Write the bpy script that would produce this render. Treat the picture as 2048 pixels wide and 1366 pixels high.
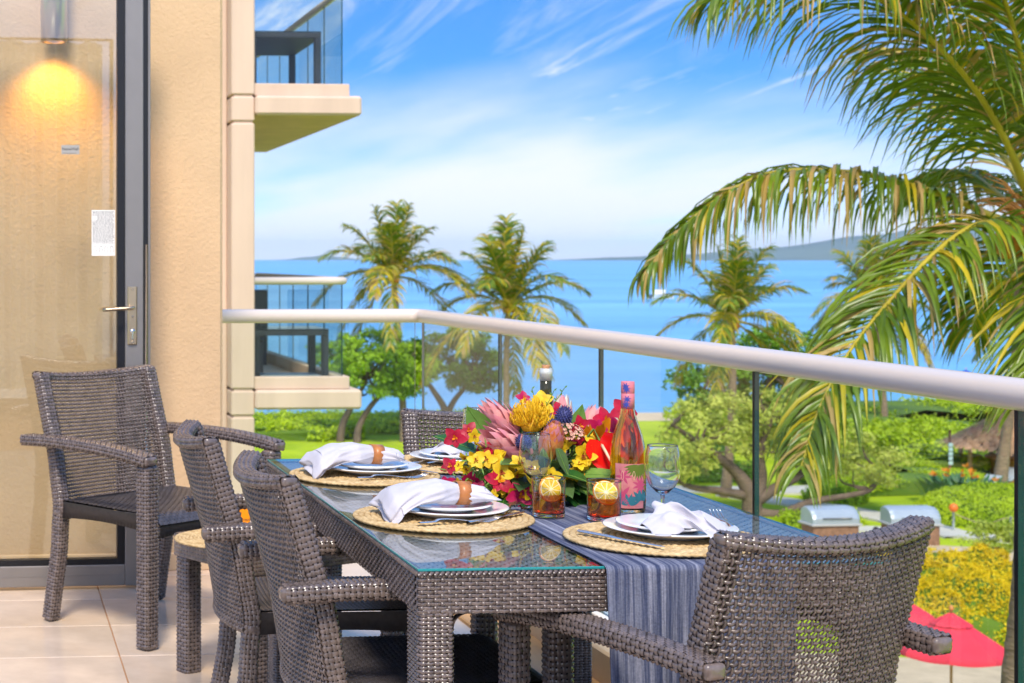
import bpy, math, random
import numpy as np
from mathutils import Vector, Matrix, Euler
R = math.radians
rng = np.random.default_rng(7); random.seed(7)
for o in list(bpy.data.objects): bpy.data.objects.remove(o)
S = bpy.context.scene
C = S.collection

# ------------------------------------------------------------------ camera
cam = bpy.data.cameras.new('camera'); co = bpy.data.objects.new('camera', cam); C.objects.link(co)
co.location = (0, 0, 1.33); co.rotation_euler = (R(90), 0, R(-4.3))
cam.sensor_width = 36; cam.lens = 56.25
cam.shift_x = 0.3894; cam.shift_y = -0.0801
cam.clip_start = 0.05; cam.clip_end = 60000
cam.dof.use_dof = True; cam.dof.focus_distance = 3.6; cam.dof.aperture_fstop = 9
S.camera = co
# ------------------------------------------------------------------ sky
SUN_DIR = Vector((-0.16, -0.76, 0.95)).normalized()      # towards the sun
w = bpy.data.worlds.new('World'); S.world = w; w.use_nodes = True
nt = w.node_tree; nt.nodes.clear()
def N(t, **k):
    n = nt.nodes.new(t)
    for a, b in k.items(): setattr(n, a, b)
    return n
def L(a, b): nt.links.new(a, b)
def MATH(op, a, b=None, clamp=False):
    n = N('ShaderNodeMath', operation=op); n.use_clamp = clamp
    for i, v in enumerate((a, b)):
        if v is None: continue
        if isinstance(v, (int, float)): n.inputs[i].default_value = v
        else: L(v, n.inputs[i])
    return n.outputs[0]
tc = N('ShaderNodeTexCoord'); sp = N('ShaderNodeSeparateXYZ'); L(tc.outputs['Generated'], sp.inputs[0])
zpos = MATH('MAXIMUM', sp.outputs[2], 0.0)
zup = MATH('ADD', MATH('MULTIPLY', zpos, 5.0), 0.12)
cb = N('ShaderNodeCombineXYZ'); L(sp.outputs[0], cb.inputs[0]); L(sp.outputs[1], cb.inputs[1]); L(zup, cb.inputs[2])
nv = N('ShaderNodeVectorMath', operation='NORMALIZE'); L(cb.outputs[0], nv.inputs[0])
sky = N('ShaderNodeTexSky', sky_type='NISHITA'); sky.sun_disc = False
sky.sun_elevation = math.asin(SUN_DIR.z); sky.sun_rotation = math.atan2(SUN_DIR.x, SUN_DIR.y)
sky.altitude = 0; sky.air_density = 1.0; sky.dust_density = 0.6; sky.ozone_density = 2.0
L(nv.outputs[0], sky.inputs[0])
hs = N('ShaderNodeHueSaturation'); hs.inputs['Saturation'].default_value = 1.34; hs.inputs['Value'].default_value = 1.52
L(sky.outputs[0], hs.inputs['Color'])
# thin cirrus: the view direction laid out on a flat cloud layer
den = MATH('ADD', zpos, 0.09)
cu = MATH('DIVIDE', sp.outputs[0], den); cv = MATH('DIVIDE', sp.outputs[1], den)
cc = N('ShaderNodeCombineXYZ'); L(cu, cc.inputs[0]); L(cv, cc.inputs[1])
mp = N('ShaderNodeMapping'); mp.inputs['Rotation'].default_value = (0, 0, R(35)); mp.inputs['Scale'].default_value = (0.62, 0.24, 1)
mp.inputs['Location'].default_value = (1.7, 0.35, 0)
L(cc.outputs[0], mp.inputs[0])
n1 = N('ShaderNodeTexNoise'); n1.inputs['Scale'].default_value = 1.9; n1.inputs['Detail'].default_value = 9; n1.inputs['Roughness'].default_value = 0.60; n1.inputs['Distortion'].default_value = 1.3
L(mp.outputs[0], n1.inputs['Vector'])
r1 = N('ShaderNodeMapRange', interpolation_type='SMOOTHSTEP'); r1.inputs[1].default_value = 0.43; r1.inputs[2].default_value = 0.84
r1.inputs[4].default_value = 0.9
L(n1.outputs[0], r1.inputs[0])
# the milky layer low over the sea
r2 = N('ShaderNodeMapRange', interpolation_type='SMOOTHSTEP'); r2.inputs[1].default_value = 0.118; r2.inputs[2].default_value = 0.016
n2 = N('ShaderNodeTexNoise'); n2.inputs['Scale'].default_value = 1.3; n2.inputs['Detail'].default_value = 6; L(mp.outputs[0], n2.inputs['Vector'])
zz = MATH('ADD', zpos, MATH('MULTIPLY', MATH('SUBTRACT', n2.outputs[0], 0.5), 0.20))
L(zz, r2.inputs[0])
mp3 = N('ShaderNodeMapping'); mp3.inputs['Rotation'].default_value = (0, 0, R(58)); mp3.inputs['Scale'].default_value = (2.6, 0.42, 1); mp3.inputs['Location'].default_value = (0.4, 2.2, 0); L(cc.outputs[0], mp3.inputs[0])
n3 = N('ShaderNodeTexNoise'); n3.inputs['Scale'].default_value = 1.5; n3.inputs['Detail'].default_value = 10; n3.inputs['Roughness'].default_value = 0.62; n3.inputs['Distortion'].default_value = 1.6; L(mp3.outputs[0], n3.inputs['Vector'])
r3 = N('ShaderNodeMapRange', interpolation_type='SMOOTHSTEP'); r3.inputs[1].default_value = 0.47; r3.inputs[2].default_value = 0.72; L(n3.outputs[0], r3.inputs[0])
wisp = MATH('MULTIPLY', MATH('ADD', r1.outputs[0], 0.22, True), r3.outputs[0], True)
cl = MATH('MAXIMUM', MATH('MAXIMUM', MATH('MULTIPLY', r1.outputs[0], 0.55), MATH('MULTIPLY', wisp, 1.3, True)), MATH('MULTIPLY', r2.outputs[0], 0.93), True)
mx = N('ShaderNodeMixRGB'); L(cl, mx.inputs[0]); L(hs.outputs[0], mx.inputs[1]); mx.inputs[2].default_value = (4.1, 4.1, 4.1, 1)
bg = N('ShaderNodeBackground'); bg.inputs[1].default_value = 0.11; L(mx.outputs[0], bg.inputs[0])
wo = N('ShaderNodeOutputWorld'); L(bg.outputs[0], wo.inputs[0])
# ------------------------------------------------------------------ sun
sl = bpy.data.lights.new('sun', 'SUN'); sl.energy = 2.1; sl.angle = R(14); sl.color = (1, 0.90, 0.76)
so = bpy.data.objects.new('sun', sl); C.objects.link(so); so.rotation_euler = (-SUN_DIR).to_track_quat('-Z', 'Y').to_euler(); so.location = (-30, -30, 40)
S.view_settings.view_transform = 'Standard'; S.view_settings.look = 'None'; S.view_settings.gamma = 1
S.view_settings.use_curve_mapping = False; S.view_settings.exposure = 1.30
S.cycles.transparent_max_bounces = 24; S.cycles.max_bounces = 12; S.cycles.transmission_bounces = 12; S.cycles.sample_clamp_indirect = 6
S.cycles.use_denoising = True; S.cycles.use_adaptive_sampling = True; S.cycles.adaptive_threshold = 0.02; S.cycles.diffuse_bounces = 4; S.cycles.glossy_bounces = 4

# ------------------------------------------------------------------ materials
MATS = {}
def mat(name, col, rough=0.5, spec=0.5, metal=0.0, noise=None, bump=None, trans=0.0, ior=1.45, emit=None, objvar=0.0, sheen=0.0, sss=0, coat=0.0, stretch=None, alt=None):
    if name in MATS: return MATS[name]
    m = bpy.data.materials.new(name); m.use_nodes = True; t = m.node_tree; b = t.nodes['Principled BSDF']
    b.inputs['Base Color'].default_value = (*col, 1); b.inputs['Roughness'].default_value = rough
    b.inputs['Specular IOR Level'].default_value = spec; b.inputs['Metallic'].default_value = metal
    b.inputs['Transmission Weight'].default_value = trans; b.inputs['IOR'].default_value = ior
    b.inputs['Coat Weight'].default_value = coat; b.inputs['Sheen Weight'].default_value = sheen
    if emit: b.inputs['Emission Color'].default_value = (*emit[0], 1); b.inputs['Emission Strength'].default_value = emit[1]
    tcn = t.nodes.new('ShaderNodeTexCoord'); vec = tcn.outputs['Object']
    if stretch:
        mpn = t.nodes.new('ShaderNodeMapping'); mpn.inputs['Scale'].default_value = stretch; t.links.new(vec, mpn.inputs[0]); vec = mpn.outputs[0]
    out = None
    if noise:
        nn = t.nodes.new('ShaderNodeTexNoise'); nn.inputs['Scale'].default_value = noise[0]; nn.inputs['Detail'].default_value = 5; nn.inputs['Roughness'].default_value = 0.6
        t.links.new(vec, nn.inputs['Vector'])
        rp = t.nodes.new('ShaderNodeMapRange'); rp.inputs[1].default_value = 0.3; rp.inputs[2].default_value = 0.7; t.links.new(nn.outputs[0], rp.inputs[0])
        mm = t.nodes.new('ShaderNodeMixRGB'); a = noise[1]
        mm.inputs[1].default_value = (*[c * (1 - a) for c in col], 1)
        c2 = alt if alt else [min(1, c * (1 + a)) for c in col]
        mm.inputs[2].default_value = (*c2, 1); t.links.new(rp.outputs[0], mm.inputs[0]); out = mm.outputs[0]
    if objvar:
        oi = t.nodes.new('ShaderNodeObjectInfo'); hv = t.nodes.new('ShaderNodeHueSaturation')
        rr = t.nodes.new('ShaderNodeMapRange'); rr.inputs[3].default_value = 1 - objvar; rr.inputs[4].default_value = 1 + objvar
        t.links.new(oi.outputs['Random'], rr.inputs[0]); t.links.new(rr.outputs[0], hv.inputs['Value'])
        if out: t.links.new(out, hv.inputs['Color'])
        else: hv.inputs['Color'].default_value = (*col, 1)
        out = hv.outputs[0]
    if out: t.links.new(out, b.inputs['Base Color'])
    if bump:
        bn = t.nodes.new('ShaderNodeTexNoise'); bn.inputs['Scale'].default_value = bump[0]; bn.inputs['Detail'].default_value = 3
        t.links.new(vec, bn.inputs['Vector'])
        bu = t.nodes.new('ShaderNodeBump'); bu.inputs['Strength'].default_value = bump[1]; bu.inputs['Distance'].default_value = bump[2]
        t.links.new(bn.outputs[0], bu.inputs['Height']); t.links.new(bu.outputs[0], b.inputs['Normal'])
    MATS[name] = m; return m
def leafmat(name, c1, c2, scale=3.0, rough=0.5, transl=0.35, spec=0.4):
    """foliage: colour varies per clump, light comes through the leaf"""
    if name in MATS: return MATS[name]
    m = mat(name, c1, rough, spec, noise=(scale, 0.25), alt=c2); t = m.node_tree; b = t.nodes['Principled BSDF']
    tr = t.nodes.new('ShaderNodeBsdfTranslucent'); ms = t.nodes.new('ShaderNodeMixShader'); ms.inputs[0].default_value = transl
    t.links.new(b.inputs['Base Color'].links[0].from_socket, tr.inputs[0])
    t.links.new(b.outputs[0], ms.inputs[1]); t.links.new(tr.outputs[0], ms.inputs[2])
    t.links.new(ms.outputs[0], t.nodes['Material Output'].inputs[0]); return m
def panemat(name, tint, ior=1.5, rough=0.0):
    """flat pane: clear through, mirror by Fresnel"""
    if name in MATS: return MATS[name]
    m = bpy.data.materials.new(name); m.use_nodes = True; t = m.node_tree; t.nodes.clear()
    o = t.nodes.new('ShaderNodeOutputMaterial'); f = t.nodes.new('ShaderNodeFresnel'); f.inputs[0].default_value = ior
    a = t.nodes.new('ShaderNodeBsdfTransparent'); a.inputs[0].default_value = (*tint, 1)
    g = t.nodes.new('ShaderNodeBsdfGlossy'); g.inputs['Roughness'].default_value = rough
    ge = t.nodes.new('ShaderNodeNewGeometry'); fr = t.nodes.new('ShaderNodeMath'); fr.operation = 'SUBTRACT'; fr.inputs[0].default_value = 1.0; t.links.new(ge.outputs['Backfacing'], fr.inputs[1])
    fm = t.nodes.new('ShaderNodeMath'); fm.operation = 'MULTIPLY'; t.links.new(f.outputs[0], fm.inputs[0]); t.links.new(fr.outputs[0], fm.inputs[1])   # only the entry face mirrors
    ms = t.nodes.new('ShaderNodeMixShader'); t.links.new(fm.outputs[0], ms.inputs[0]); t.links.new(a.outputs[0], ms.inputs[1]); t.links.new(g.outputs[0], ms.inputs[2])
    t.links.new(ms.outputs[0], o.inputs[0]); MATS[name] = m; return m

# ------------------------------------------------------------------ mesh building
class MB:
    def __init__(s): s.v = []; s.f = []; s.n = 0
    def add(s, V, F, m=0, sm=True):
        V = np.asarray(V, float).reshape(-1, 3); F = np.asarray(F, int)
        if F.ndim == 1: F = F.reshape(1, -1)
        s.v.append(V); s.f.append((F + s.n, m, sm)); s.n += len(V); return s
    def merge(s, o, M=None):
        for V in o.v:
            s.v.append(V if M is None else V @ np.array(M.to_3x3()).T + np.array(M.translation))
        for F, m, sm in o.f: s.f.append((F + s.n, m, sm))
        s.n += o.n; return s
    def mesh(s, name, mats):
        me = bpy.data.meshes.new(name); V = np.concatenate(s.v)
        lp = np.concatenate([F.ravel() for F, _, _ in s.f]); tot = np.concatenate([np.full(len(F), F.shape[1]) for F, _, _ in s.f])
        mi = np.concatenate([np.full(len(F), m) for F, m, _ in s.f]); sm = np.concatenate([np.full(len(F), q) for F, _, q in s.f])
        me.vertices.add(len(V)); me.vertices.foreach_set('co', V.ravel().astype(np.float32))
        me.loops.add(len(lp)); me.loops.foreach_set('vertex_index', lp.astype(np.int32))
        me.polygons.add(len(tot)); me.polygons.foreach_set('loop_start', np.concatenate([[0], np.cumsum(tot)[:-1]]).astype(np.int32))
        me.polygons.foreach_set('material_index', mi.astype(np.int32)); me.polygons.foreach_set('use_smooth', sm.astype(bool))
        for m in (mats if isinstance(mats, (list, tuple)) else [mats]):
            if m: me.materials.append(m)
        me.update(calc_edges=True); return me
def grid_faces(a, b, closed_b=False, closed_a=False):
    """faces of an a x b vertex grid"""
    ia = np.arange(a if closed_a else a - 1); ib = np.arange(b if closed_b else b - 1)
    I, J = np.meshgrid(ia, ib, indexing='ij'); I2 = (I + 1) % a; J2 = (J + 1) % b
    return np.stack([I * b + J, I2 * b + J, I2 * b + J2, I * b + J2], -1).reshape(-1, 4)
def box(mb, lo, hi, b=0.0, m=0, M=None):
    lo = np.array(lo, float); hi = np.array(hi, float)
    if b <= 0:
        V = np.array([[(lo, hi)[i][0], (lo, hi)[j][1], (lo, hi)[k][2]] for i in (0, 1) for j in (0, 1) for k in (0, 1)])
        F = [[0, 1, 3, 2], [4, 6, 7, 5], [0, 4, 5, 1], [2, 3, 7, 6], [0, 2, 6, 4], [1, 5, 7, 3]]
        if M is not None: V = V @ np.array(M.to_3x3()).T + np.array(M.translation)
        return mb.add(V, F, m, False)
    b = min(b, 0.45 * (hi - lo).min()); V = []; idx = {}
    for i in (0, 1):
        for j in (0, 1):
            for k in (0, 1):
                for ax in range(3):
                    p = [(lo, hi)[q][a] for a, q in enumerate((i, j, k))]
                    for a, q in enumerate((i, j, k)):
                        if a != ax: p[a] += b if q == 0 else -b
                    idx[(i, j, k, ax)] = len(V); V.append(p)
    Q = []; T = []
    for ax in range(3):
        o = [a for a in range(3) if a != ax]
        for s_ in (0, 1):
            q = []
            for (x, y) in ((0, 0), (1, 0), (1, 1), (0, 1)):
                c = [0, 0, 0]; c[ax] = s_; c[o[0]] = x; c[o[1]] = y; q.append(idx[(*c, ax)])
            flip = (s_ == 0) ^ (ax == 1)
            Q.append(q[::-1] if flip else q)
        for x in (0, 1):
            for y in (0, 1):
                c0 = [0, 0, 0]; c0[o[0]] = x; c0[o[1]] = y; c1 = list(c0); c1[ax] = 1
                q = [idx[(*c0, o[0])], idx[(*c1, o[0])], idx[(*c1, o[1])], idx[(*c0, o[1])]]
                Q.append(q)
    for i in (0, 1):
        for j in (0, 1):
            for k in (0, 1): T.append([idx[(i, j, k, 0)], idx[(i, j, k, 1)], idx[(i, j, k, 2)]])
    V = np.array(V)
    cen = (lo + hi) / 2
    def fix(F):
        out = []
        for f in F:
            p = V[f]; nrm = np.cross(p[1] - p[0], p[2] - p[0])
            out.append(f if np.dot(nrm, p.mean(0) - cen) > 0 else f[::-1])
        return out
    Q = fix(Q); T = fix(T)
    if M is not None: V = V @ np.array(M.to_3x3()).T + np.array(M.translation)
    n0 = mb.n; mb.add(V, Q, m, False); mb.f.append((np.array(T) + n0, m, False)); return mb
def lathe(mb, prof, n=32, c=(0, 0, 0), m=0, M=None, wob=None):
    p = np.array(prof, float); a = np.linspace(0, 2 * math.pi, n, endpoint=False)
    V = np.stack([p[:, 0:1] * np.cos(a), p[:, 0:1] * np.sin(a), np.repeat(p[:, 1:2], n, 1)], -1)
    if wob is not None: V = wob(V, a)
    V = V.reshape(-1, 3)
    if M is not None: V = V @ np.array(M.to_3x3()).T + np.array(M.translation)
    return mb.add(V + np.array(c), grid_faces(len(p), n, True)[:, ::-1], m)
def frames(P):
    P = np.asarray(P, float); T = np.gradient(P, axis=0); T /= np.linalg.norm(T, axis=1, keepdims=True) + 1e-12
    ref = np.array([0, 0, 1.0]) if abs(T[0][2]) < 0.9 else np.array([1.0, 0, 0])
    Ns = []; nrm = np.cross(T[0], ref); nrm /= np.linalg.norm(nrm)
    for t in T:
        nrm = nrm - t * np.dot(nrm, t); nrm /= np.linalg.norm(nrm) + 1e-12; Ns.append(nrm)
    Ns = np.array(Ns); return P, T, Ns, np.cross(T, Ns)
def tube(mb, P, r, n=8, m=0, caps=True, flat=1.0):
    P, T, A, B = frames(P); r = np.broadcast_to(np.asarray(r, float), (len(P),))
    a = np.linspace(0, 2 * math.pi, n, endpoint=False)
    V = P[:, None] + r[:, None, None] * (np.cos(a)[None, :, None] * A[:, None] + flat * np.sin(a)[None, :, None] * B[:, None])
    n0 = mb.n; mb.add(V, grid_faces(len(P), n, True), m)
    if caps:
        mb.f.append((np.array([list(range(n))[::-1]]) + n0, m, False)); mb.f.append((np.array([list(range(n))]) + n0 + (len(P) - 1) * n, m, False))
    return mb
def spline(P, k=8):
    """Catmull-Rom through the points"""
    P = np.asarray(P, float); Q = np.vstack([2 * P[0] - P[1], P, 2 * P[-1] - P[-2]]); out = []
    for i in range(1, len(Q) - 2):
        t = np.linspace(0, 1, k, endpoint=False)[:, None]
        out.append(0.5 * (2 * Q[i] + (Q[i + 1] - Q[i - 1]) * t + (2 * Q[i - 1] - 5 * Q[i] + 4 * Q[i + 1] - Q[i + 2]) * t ** 2 + (3 * Q[i] - Q[i - 1] - 3 * Q[i + 1] + Q[i + 2]) * t ** 3))
    return np.vstack(out + [P[-1:]])
def norm(v): v = np.asarray(v, float); return v / (np.linalg.norm(v) + 1e-12)
def leaf(mb, p, d, n, Ln, W, bend=0.0, fold=0.15, k=6, m=0, shape=None, twist=0.0):
    """one leaf or petal: from p along d, face towards n; bend lifts (+) or droops (-) the tip"""
    d = norm(d); n = np.asarray(n, float); n = norm(n - d * np.dot(n, d)); s_ = np.cross(d, n)
    t = np.linspace(0, 1, k + 1); sh = (np.sin(math.pi * np.clip(t, 0, 1) ** 0.8) if shape is None else shape(t))
    c = np.asarray(p) + Ln * (t[:, None] * d + bend * t[:, None] ** 2 * n); wv = 0.5 * W * sh[:, None]
    V = np.stack([c - s_ * wv + fold * wv * n, c, c + s_ * wv + fold * wv * n], 1)
    return mb.add(V, grid_faces(k + 1, 3), m)
def thing(name, label, cat, loc=(0, 0, 0), rz=0.0, group=None, scale=None):
    o = bpy.data.objects.new(name, None); C.objects.link(o); o.location = loc; o.rotation_euler = (0, 0, rz); o.empty_display_size = 0.1
    if scale: o.scale = scale
    o['label'] = label; o['category'] = cat
    if group: o['group'] = group
    return o
def obj(name, me, mats=None, parent=None, loc=(0, 0, 0), rot=(0, 0, 0), scale=None):
    if isinstance(me, MB): me = me.mesh(name, mats)
    o = bpy.data.objects.new(name, me); C.objects.link(o); o.location = loc; o.rotation_euler = rot
    if scale: o.scale = scale
    if parent: o.parent = parent
    return o
def tag(o, label, cat, group=None, kind=None):
    o['label'] = label
    if cat: o['category'] = cat
    if group: o['group'] = group
    if kind: o['kind'] = kind
    return o
def struct(name, me, mats, label=None, parent=None, loc=(0, 0, 0), rot=(0, 0, 0)):
    o = obj(name, me, mats, parent, loc, rot)
    if not parent: o['kind'] = 'structure'
    if label: o['label'] = label
    return o
def copy_tree(o, parent=None):
    c = o.copy(); C.objects.link(c); c.parent = parent
    for ch in list(o.children): copy_tree(ch, c)
    return c
def text_mesh(body, size, name='lettering', mats=None, extrude=0.0003):
    cu_ = bpy.data.curves.new('lettering', 'FONT'); cu_.body = body; cu_.size = size; cu_.extrude = extrude; cu_.align_x = 'CENTER'; cu_.align_y = 'CENTER'
    t = bpy.data.objects.new('lettering_tmp', cu_); C.objects.link(t); dg = bpy.context.evaluated_depsgraph_get()
    me = bpy.data.meshes.new_from_object(t.evaluated_get(dg)); bpy.data.objects.remove(t); me.name = name
    me.materials.clear()
    if mats: me.materials.append(mats)
    return me

# ------------------------------------------------------------------ wicker
def weave(mb, Sf, nu, nv, wu=0.8, wv=0.8, amp=0.0016, bul=0.0012, m=0, both=False, sub=2, closed=False, kc=1.0):
    """over-and-under strands on the surface Sf(u, v) -> points, normals, with u in 0..nu and v in 0..nv"""
    for rows in (True, False):
        na, nb, wd = (nu, nv, wv) if rows else (nv, nu, wu)
        t = np.linspace(0, na, na * sub + 1)[None, :]; j = np.arange(nb)[:, None]
        bl = bul if rows else bul * kc
        off = amp * (1 if rows else kc) * np.sin(math.pi * t) * (-1.0) ** j * (1 if rows else -1)
        lanes = [(-wd / 2, 0.0), (0.0, bl), (wd / 2, 0.0)] + ([(0.0, -bl)] if both else [])
        V = []
        for dv, dn in lanes:
            A = np.broadcast_to(t, off.shape); B = np.broadcast_to(j + 0.5 + dv, off.shape)
            p, n = Sf(A, B) if rows else Sf(B, A)
            V.append(p + n * (off + dn)[..., None])
        V = np.stack(V, 2); k = len(lanes); F1 = grid_faces(na * sub + 1, k, both)
        if not rows: F1 = F1[:, ::-1]
        F = (F1[None] + (np.arange(nb) * (na * sub + 1) * k)[:, None, None]).reshape(-1, 4)
        mb.add(V, F, m)
    return mb
def surf(fn, e=1e-3):
    """adds numeric normals to a point function of (u, v)"""
    def Sf(u, v):
        p = fn(u, v); n = np.cross(fn(u + e, v) - p, fn(u, v + e) - p)
        return p, n / (np.linalg.norm(n, axis=-1, keepdims=True) + 1e-15)
    return Sf
def woven_tube(mb, path, a, b, side, pu=0.0112, pv=0.0124, m=0, core=1, k=8, amp=0.0026, exp=5.0, flare=None):
    """a rounded square bar along path wrapped in wicker; half widths a (along side) and b"""
    P = spline(path, k) if len(path) > 2 else np.linspace(path[0], path[1], 9)
    seg = np.linalg.norm(np.diff(P, axis=0), axis=1); cum = np.concatenate([[0], np.cumsum(seg)]); Lt = cum[-1]
    T = np.gradient(P, axis=0); T /= np.linalg.norm(T, axis=1, keepdims=True); sd = norm(side)
    th = np.linspace(0, 2 * math.pi, 400, endpoint=False)
    def sup(t): c, s_ = np.cos(t), np.sin(t); return np.sign(c) * np.abs(c) ** (2 / exp) * a, np.sign(s_) * np.abs(s_) ** (2 / exp) * b
    x, y = sup(np.concatenate([th, [2 * math.pi]])); per = np.concatenate([[0], np.cumsum(np.hypot(np.diff(x), np.diff(y)))])
    nu = max(4, 2 * int(round(per[-1] / pu / 2))); nvv = max(2, int(round(Lt / pv)))
    def fn(u, v):
        q = (u / nu % 1.0) * per[-1]; xx = np.interp(q, per, x); yy = np.interp(q, per, y)
        s_ = np.clip(v / nvv, 0, 1) * Lt + (v / nvv - np.clip(v / nvv, 0, 1)) * Lt
        c = np.stack([np.interp(s_, cum, P[:, i]) for i in range(3)], -1); t = np.stack([np.interp(s_, cum, T[:, i]) for i in range(3)], -1)
        t = t / np.linalg.norm(t, axis=-1, keepdims=True)
        A = sd - t * (t @ sd)[..., None]; A /= np.linalg.norm(A, axis=-1, keepdims=True); B = np.cross(t, A)
        fl = 1.0 if flare is None else np.interp(s_ / Lt, flare[0], flare[1])[..., None]
        return c + A * xx[..., None] * fl + B * yy[..., None] * fl
    weave(mb, surf(fn, 2e-2), nu, nvv, 0.68, 0.75, amp, 0.0020, m)
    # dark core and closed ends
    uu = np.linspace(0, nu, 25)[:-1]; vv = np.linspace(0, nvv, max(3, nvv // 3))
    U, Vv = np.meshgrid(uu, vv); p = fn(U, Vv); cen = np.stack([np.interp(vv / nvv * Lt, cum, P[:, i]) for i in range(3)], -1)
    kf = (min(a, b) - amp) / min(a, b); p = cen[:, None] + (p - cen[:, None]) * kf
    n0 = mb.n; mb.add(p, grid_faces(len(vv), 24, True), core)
    for e, q in ((0, p[0]), (len(vv) - 1, p[-1])):      # rounded wrapped ends
        out = norm(cen[e] - cen[1 if e == 0 else e - 1]); c_ = cen[e]; rings = [c_ + (q - c_) * f_ * (1.05) + out * h_ for f_, h_ in ((1.0, -0.004), (0.97, 0.003), (0.8, 0.0065), (0.45, 0.0085), (0.02, 0.009))]
        F = grid_faces(5, 24, True); mb.add(np.array(rings), F if e else F[:, ::-1], m)
    return mb

# ================================================================== the setting: land, beach, sea
M_lawn = mat('lawn_grass', (0.30, 0.43, 0.008), 0.9, 0.2, noise=(0.35, 0.2), alt=(0.48, 0.56, 0.02), bump=(14, 0.6, 0.05))
M_sand = mat('beach_sand', (0.62, 0.46, 0.30), 0.9, 0.2, noise=(0.6, 0.12), bump=(8, 0.4, 0.04))
M_sea = mat('sea_water', (0.08, 0.34, 0.64), 0.28, 0.35, noise=(0.022, 0.25), alt=(0.20, 0.50, 0.76), bump=(0.5, 0.6, 0.6), stretch=(0.14, 1, 1))
M_path = mat('path_concrete', (0.55, 0.50, 0.43), 0.85, 0.3, noise=(1.2, 0.12), bump=(30, 0.2, 0.01))
M_deck = mat('deck_paving', (0.56, 0.42, 0.27), 0.8, 0.3, noise=(2.0, 0.15), bump=(25, 0.3, 0.01))
def coast(x): return 91.5 + 0.17 * (x - 15) + 1.6 * np.sin(x * 0.11) + 0.8 * np.sin(x * 0.37)
gx = np.linspace(-160, 330, 160); gt = np.concatenate([np.linspace(0, 1, 60), 1 + np.linspace(0.002, 0.14, 24)])
GX, GT = np.meshgrid(gx, gt, indexing='ij'); CO = coast(GX); GY = -60 + GT * (CO + 60)
GZ = -8.0 + np.where(GT > 1, -(GT - 1) / 0.14 * 2.6 * 1.0, 0) + 0.10 * np.sin(GX * 0.21) * np.sin(GY * 0.17) * (GT < 0.99) * (GY > 62)
mb = MB(); Fg = grid_faces(len(gx), len(gt)); jj = (Fg[:, 0] % len(gt))
V = np.stack([GX, GY, GZ], -1)
mb.add(V, Fg[jj < 57], 0); mb.f.append((Fg[jj >= 57], 1, True))
struct('ground', mb, [M_lawn, M_sand], 'green resort lawn falling to a strip of beach')
mb = MB(); xs = np.concatenate([-np.geomspace(200, 30000, 12)[::-1], np.linspace(-150, 340, 12), np.geomspace(400, 40000, 12)]); ys = np.concatenate([np.linspace(80, 160, 5), np.geomspace(200, 42000, 16)])
X, Y = np.meshgrid(xs, ys, indexing='ij'); mb.add(np.stack([X, Y, np.full_like(X, -9.3)], -1), grid_faces(len(xs), len(ys)))
struct('sea', mb, M_sea, 'bright blue sea out to the horizon')
# breakers along the shore
M_foam = mat('sea_foam', (0.85, 0.88, 0.9), 0.7, 0.3)
mb = MB(); fx = np.linspace(-60, 160, 400)
for k, (dy, wd) in enumerate(((5.6, 0.9), (8.2, 0.5), (11.5, 0.35))):
    y0 = coast(fx) + dy + 0.7 * np.sin(fx * 0.3 + k * 2); ww = wd * np.clip(0.4 + np.sin(fx * 0.23 + k) + 0.6 * np.sin(fx * 1.1 + 2 * k), 0.0, 1.4)
    zz_ = -9.27 + 0.05 * (ww > 0.2)
    mb.add(np.stack([np.stack([fx, y0 - ww, np.full_like(fx, -9.29)], -1), np.stack([fx, y0, zz_ + 0.1], -1), np.stack([fx, y0 + ww, np.full_like(fx, -9.29)], -1)], 1), grid_faces(len(fx), 3))
o = struct('surf_foam', mb, M_foam, 'white breakers along the beach'); o['kind'] = 'stuff'
# island across the channel
M_isle = mat('island_slopes', (0.10, 0.14, 0.10), 0.95, 0.1, noise=(0.001, 0.4))
mb = MB(); ix = np.linspace(0, 1, 90); prof = 20 + 400 * np.exp(-((ix - 0.62) / 0.30) ** 2) * (1 + 0.05 * np.sin(ix * 31) + 0.03 * np.sin(ix * 77)) ; prof *= np.clip(ix / 0.1, 0, 1) * np.clip((1 - ix) / 0.1, 0, 1)
A0 = np.array([6300.0, 17800.0]); A1 = np.array([14500.0, 14800.0]); rows = []
for q, (h, d) in enumerate(((0, 0), (0.35, 500), (0.75, 1100), (1.0, 1900), (0.6, 3200), (0, 4600))):
    p = A0 + ix[:, None] * (A1 - A0) + np.array([0.25, 0.97]) * (d + 120 * np.sin(ix * 40 + q))[:, None]
    rows.append(np.stack([p[:, 0], p[:, 1], -12 + prof * h * (1 + 0.06 * np.sin(ix * 55 + q * 1.7))], -1))
mb.add(np.stack(rows, 1), grid_faces(90, 6)[:, ::-1]); struct('island', mb, M_isle, 'low hazy island across the water')
mb = MB(); prof = 70 * np.exp(-((ix - 0.55) / 0.22) ** 2) * (1 + 0.08 * np.sin(ix * 37)); prof *= np.clip(ix / 0.1, 0, 1) * np.clip((1 - ix) / 0.1, 0, 1)
A0 = np.array([3600.0, 23000.0]); A1 = np.array([5800.0, 23000.0]); rows = []
for q, (h, d) in enumerate(((0, 0), (0.7, 600), (1, 1200), (0, 2600))):
    p = A0 + ix[:, None] * (A1 - A0) + np.array([0.2, 1.0]) * d; rows.append(np.stack([p[:, 0], p[:, 1], -12 + prof * h], -1))
mb.add(np.stack(rows, 1), grid_faces(90, 4)[:, ::-1]); struct('island_far', mb, M_isle, 'faint small island on the horizon')
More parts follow.
